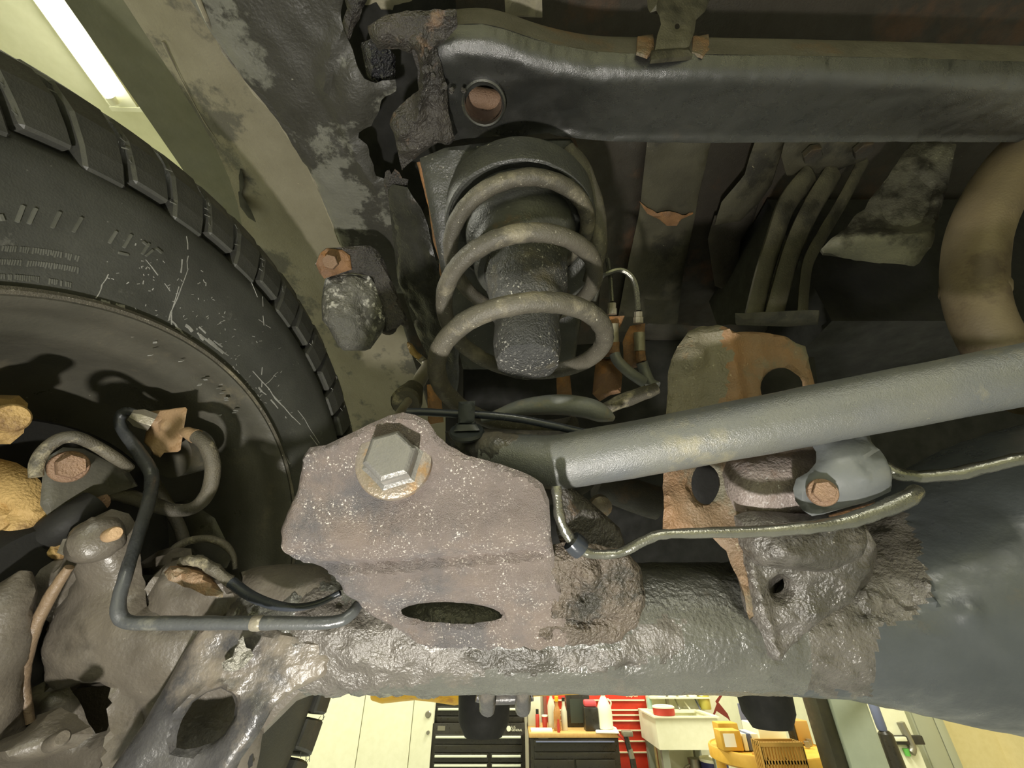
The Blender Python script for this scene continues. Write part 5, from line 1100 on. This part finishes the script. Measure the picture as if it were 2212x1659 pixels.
relief('plate', [(322, 888), (360, 884), (398, 879), (402, 884), (388, 972), (382, 976), (352, 978), (344, 988), (330, 982), (322, 968), (310, 956), (316, 926)], pp_, .005, M['tanplate'], t, step=.002, edge=.001, namp=.0004, fn=[dome(334, 910, 15, 15, .004), dome(356, 920, 13, 14, .003)], label='tan square plate')
lathe('pipe_nut', [(.0085, -.004), (.0085, .006), (.006, .010), (.005, .012)], P(318, 908, .362), P(300, 900, .36) - P(330, 910, .366), M['zinc'], t, n=8)
lathe('round_boss', [(.0, .0), (.021, .002), (.021, .03), (0, .03)], P(366, 984, .385), FW + RT * .1, M['rim'], t, n=28)
pl = [(312, 902, .36), (296, 893, .358), (278, 888, .357), (264, 894, .356), (258, 908, .355), (266, 930, .354), (286, 958, .35), (308, 990, .345), (324, 1016, .34), (328, 1040, .335), (322, 1080, .312), (304, 1140, .285), (288, 1190, .268), (272, 1240, .255), (258, 1290, .248), (256, 1322, .245), (268, 1340, .245), (300, 1346, .245), (380, 1346, .246), (480, 1346, .247), (600, 1346, .248), (690, 1346, .250), (735, 1340, .252), (760, 1324, .256), (774, 1306, .262)]
ptube('brake_pipe', pl, [8, 8, 9, 10, 10, 11, 12, 13, 13, 13, 12.5, 12, 12, 12.5, 13, 14, 14, 14, 14, 14, 13.5, 13, 12, 12, 11], M['pipecoat'], None, n=18, k=6, namp=.0003, nsc=120, label='black coated brake pipe bent in an L down the left side', cat='brake pipe')
lathe('pipe_clip', [(.0040, -.003), (.0044, -.0015), (.0044, .0015), (.0040, .003)], P(556, 1346, .2475), RT, M['zinc'], None, n=16, label='bright clip on the horizontal run of the black brake pipe', cat='clip')
t = thing('sensor_wire', 'dusty wheel sensor wire looping over the knuckle', 'wire', P(450, 1200, .33))
ptube('loop', [(372, 1236, .32), (366, 1210, .325), (380, 1184, .33), (410, 1168, .335), (450, 1164, .335), (484, 1176, .335), (504, 1200, .33), (508, 1230, .325)], [10, 10, 9, 8, 8, 8, 6, 5], M['hose'], t, n=10)
ptube('ribbed_sleeve', [(392, 1214, .285), (415, 1210, .282), (440, 1216, .28), (470, 1236, .278), (500, 1258, .276)], [9, 12, 12, 12, 11], M['hose'], t, n=14, namp=.0012, nsc=200, label='dusty ribbed sleeve')
ptube('wire', [(500, 1258, .276), (540, 1286, .272), (590, 1306, .268), (640, 1312, .266), (690, 1302, .266), (735, 1280, .268)], [12, 11, 10, 8, 7, 6], M['cable'], t, n=12)
relief('post', [(300, 1216), (340, 1190), (372, 1180), (400, 1182), (404, 1212), (372, 1218), (330, 1240), (296, 1240)], PP((300, 1220, .315), (400, 1200, .315), (340, 1240, .31)), .02, M['knuckle'], kn, step=.004, edge=.006)
ptube('dust_shield_rib', [(330, 1040, .40), (362, 1090, .395), (388, 1140, .39), (398, 1175, .385)], 12, M['hose'], t, n=12)
relief('dust_shield', [(360, 1090), (400, 1080), (460, 1120), (500, 1200), (480, 1240), (420, 1200)], PP((360, 1090, .43), (460, 1120, .43), (480, 1240, .42)), .004, M['rim'], None, step=.006, label='dark curved dust shield behind the hose inside the rim', cat='shield')
relief('axle_yoke', [(500, 1230), (540, 1218), (600, 1212), (690, 1216), (760, 1250), (800, 1330), (700, 1372), (560, 1362), (520, 1300)], PP((520, 1240, .30), (720, 1240, .30), (640, 1350, .283)), .05, M['knuckle'], ax, step=.005, edge=.012, namp=.0015, nsc=40, fn=[dome(640, 1290, 150, 80, .01)], label='brown axle end yoke')
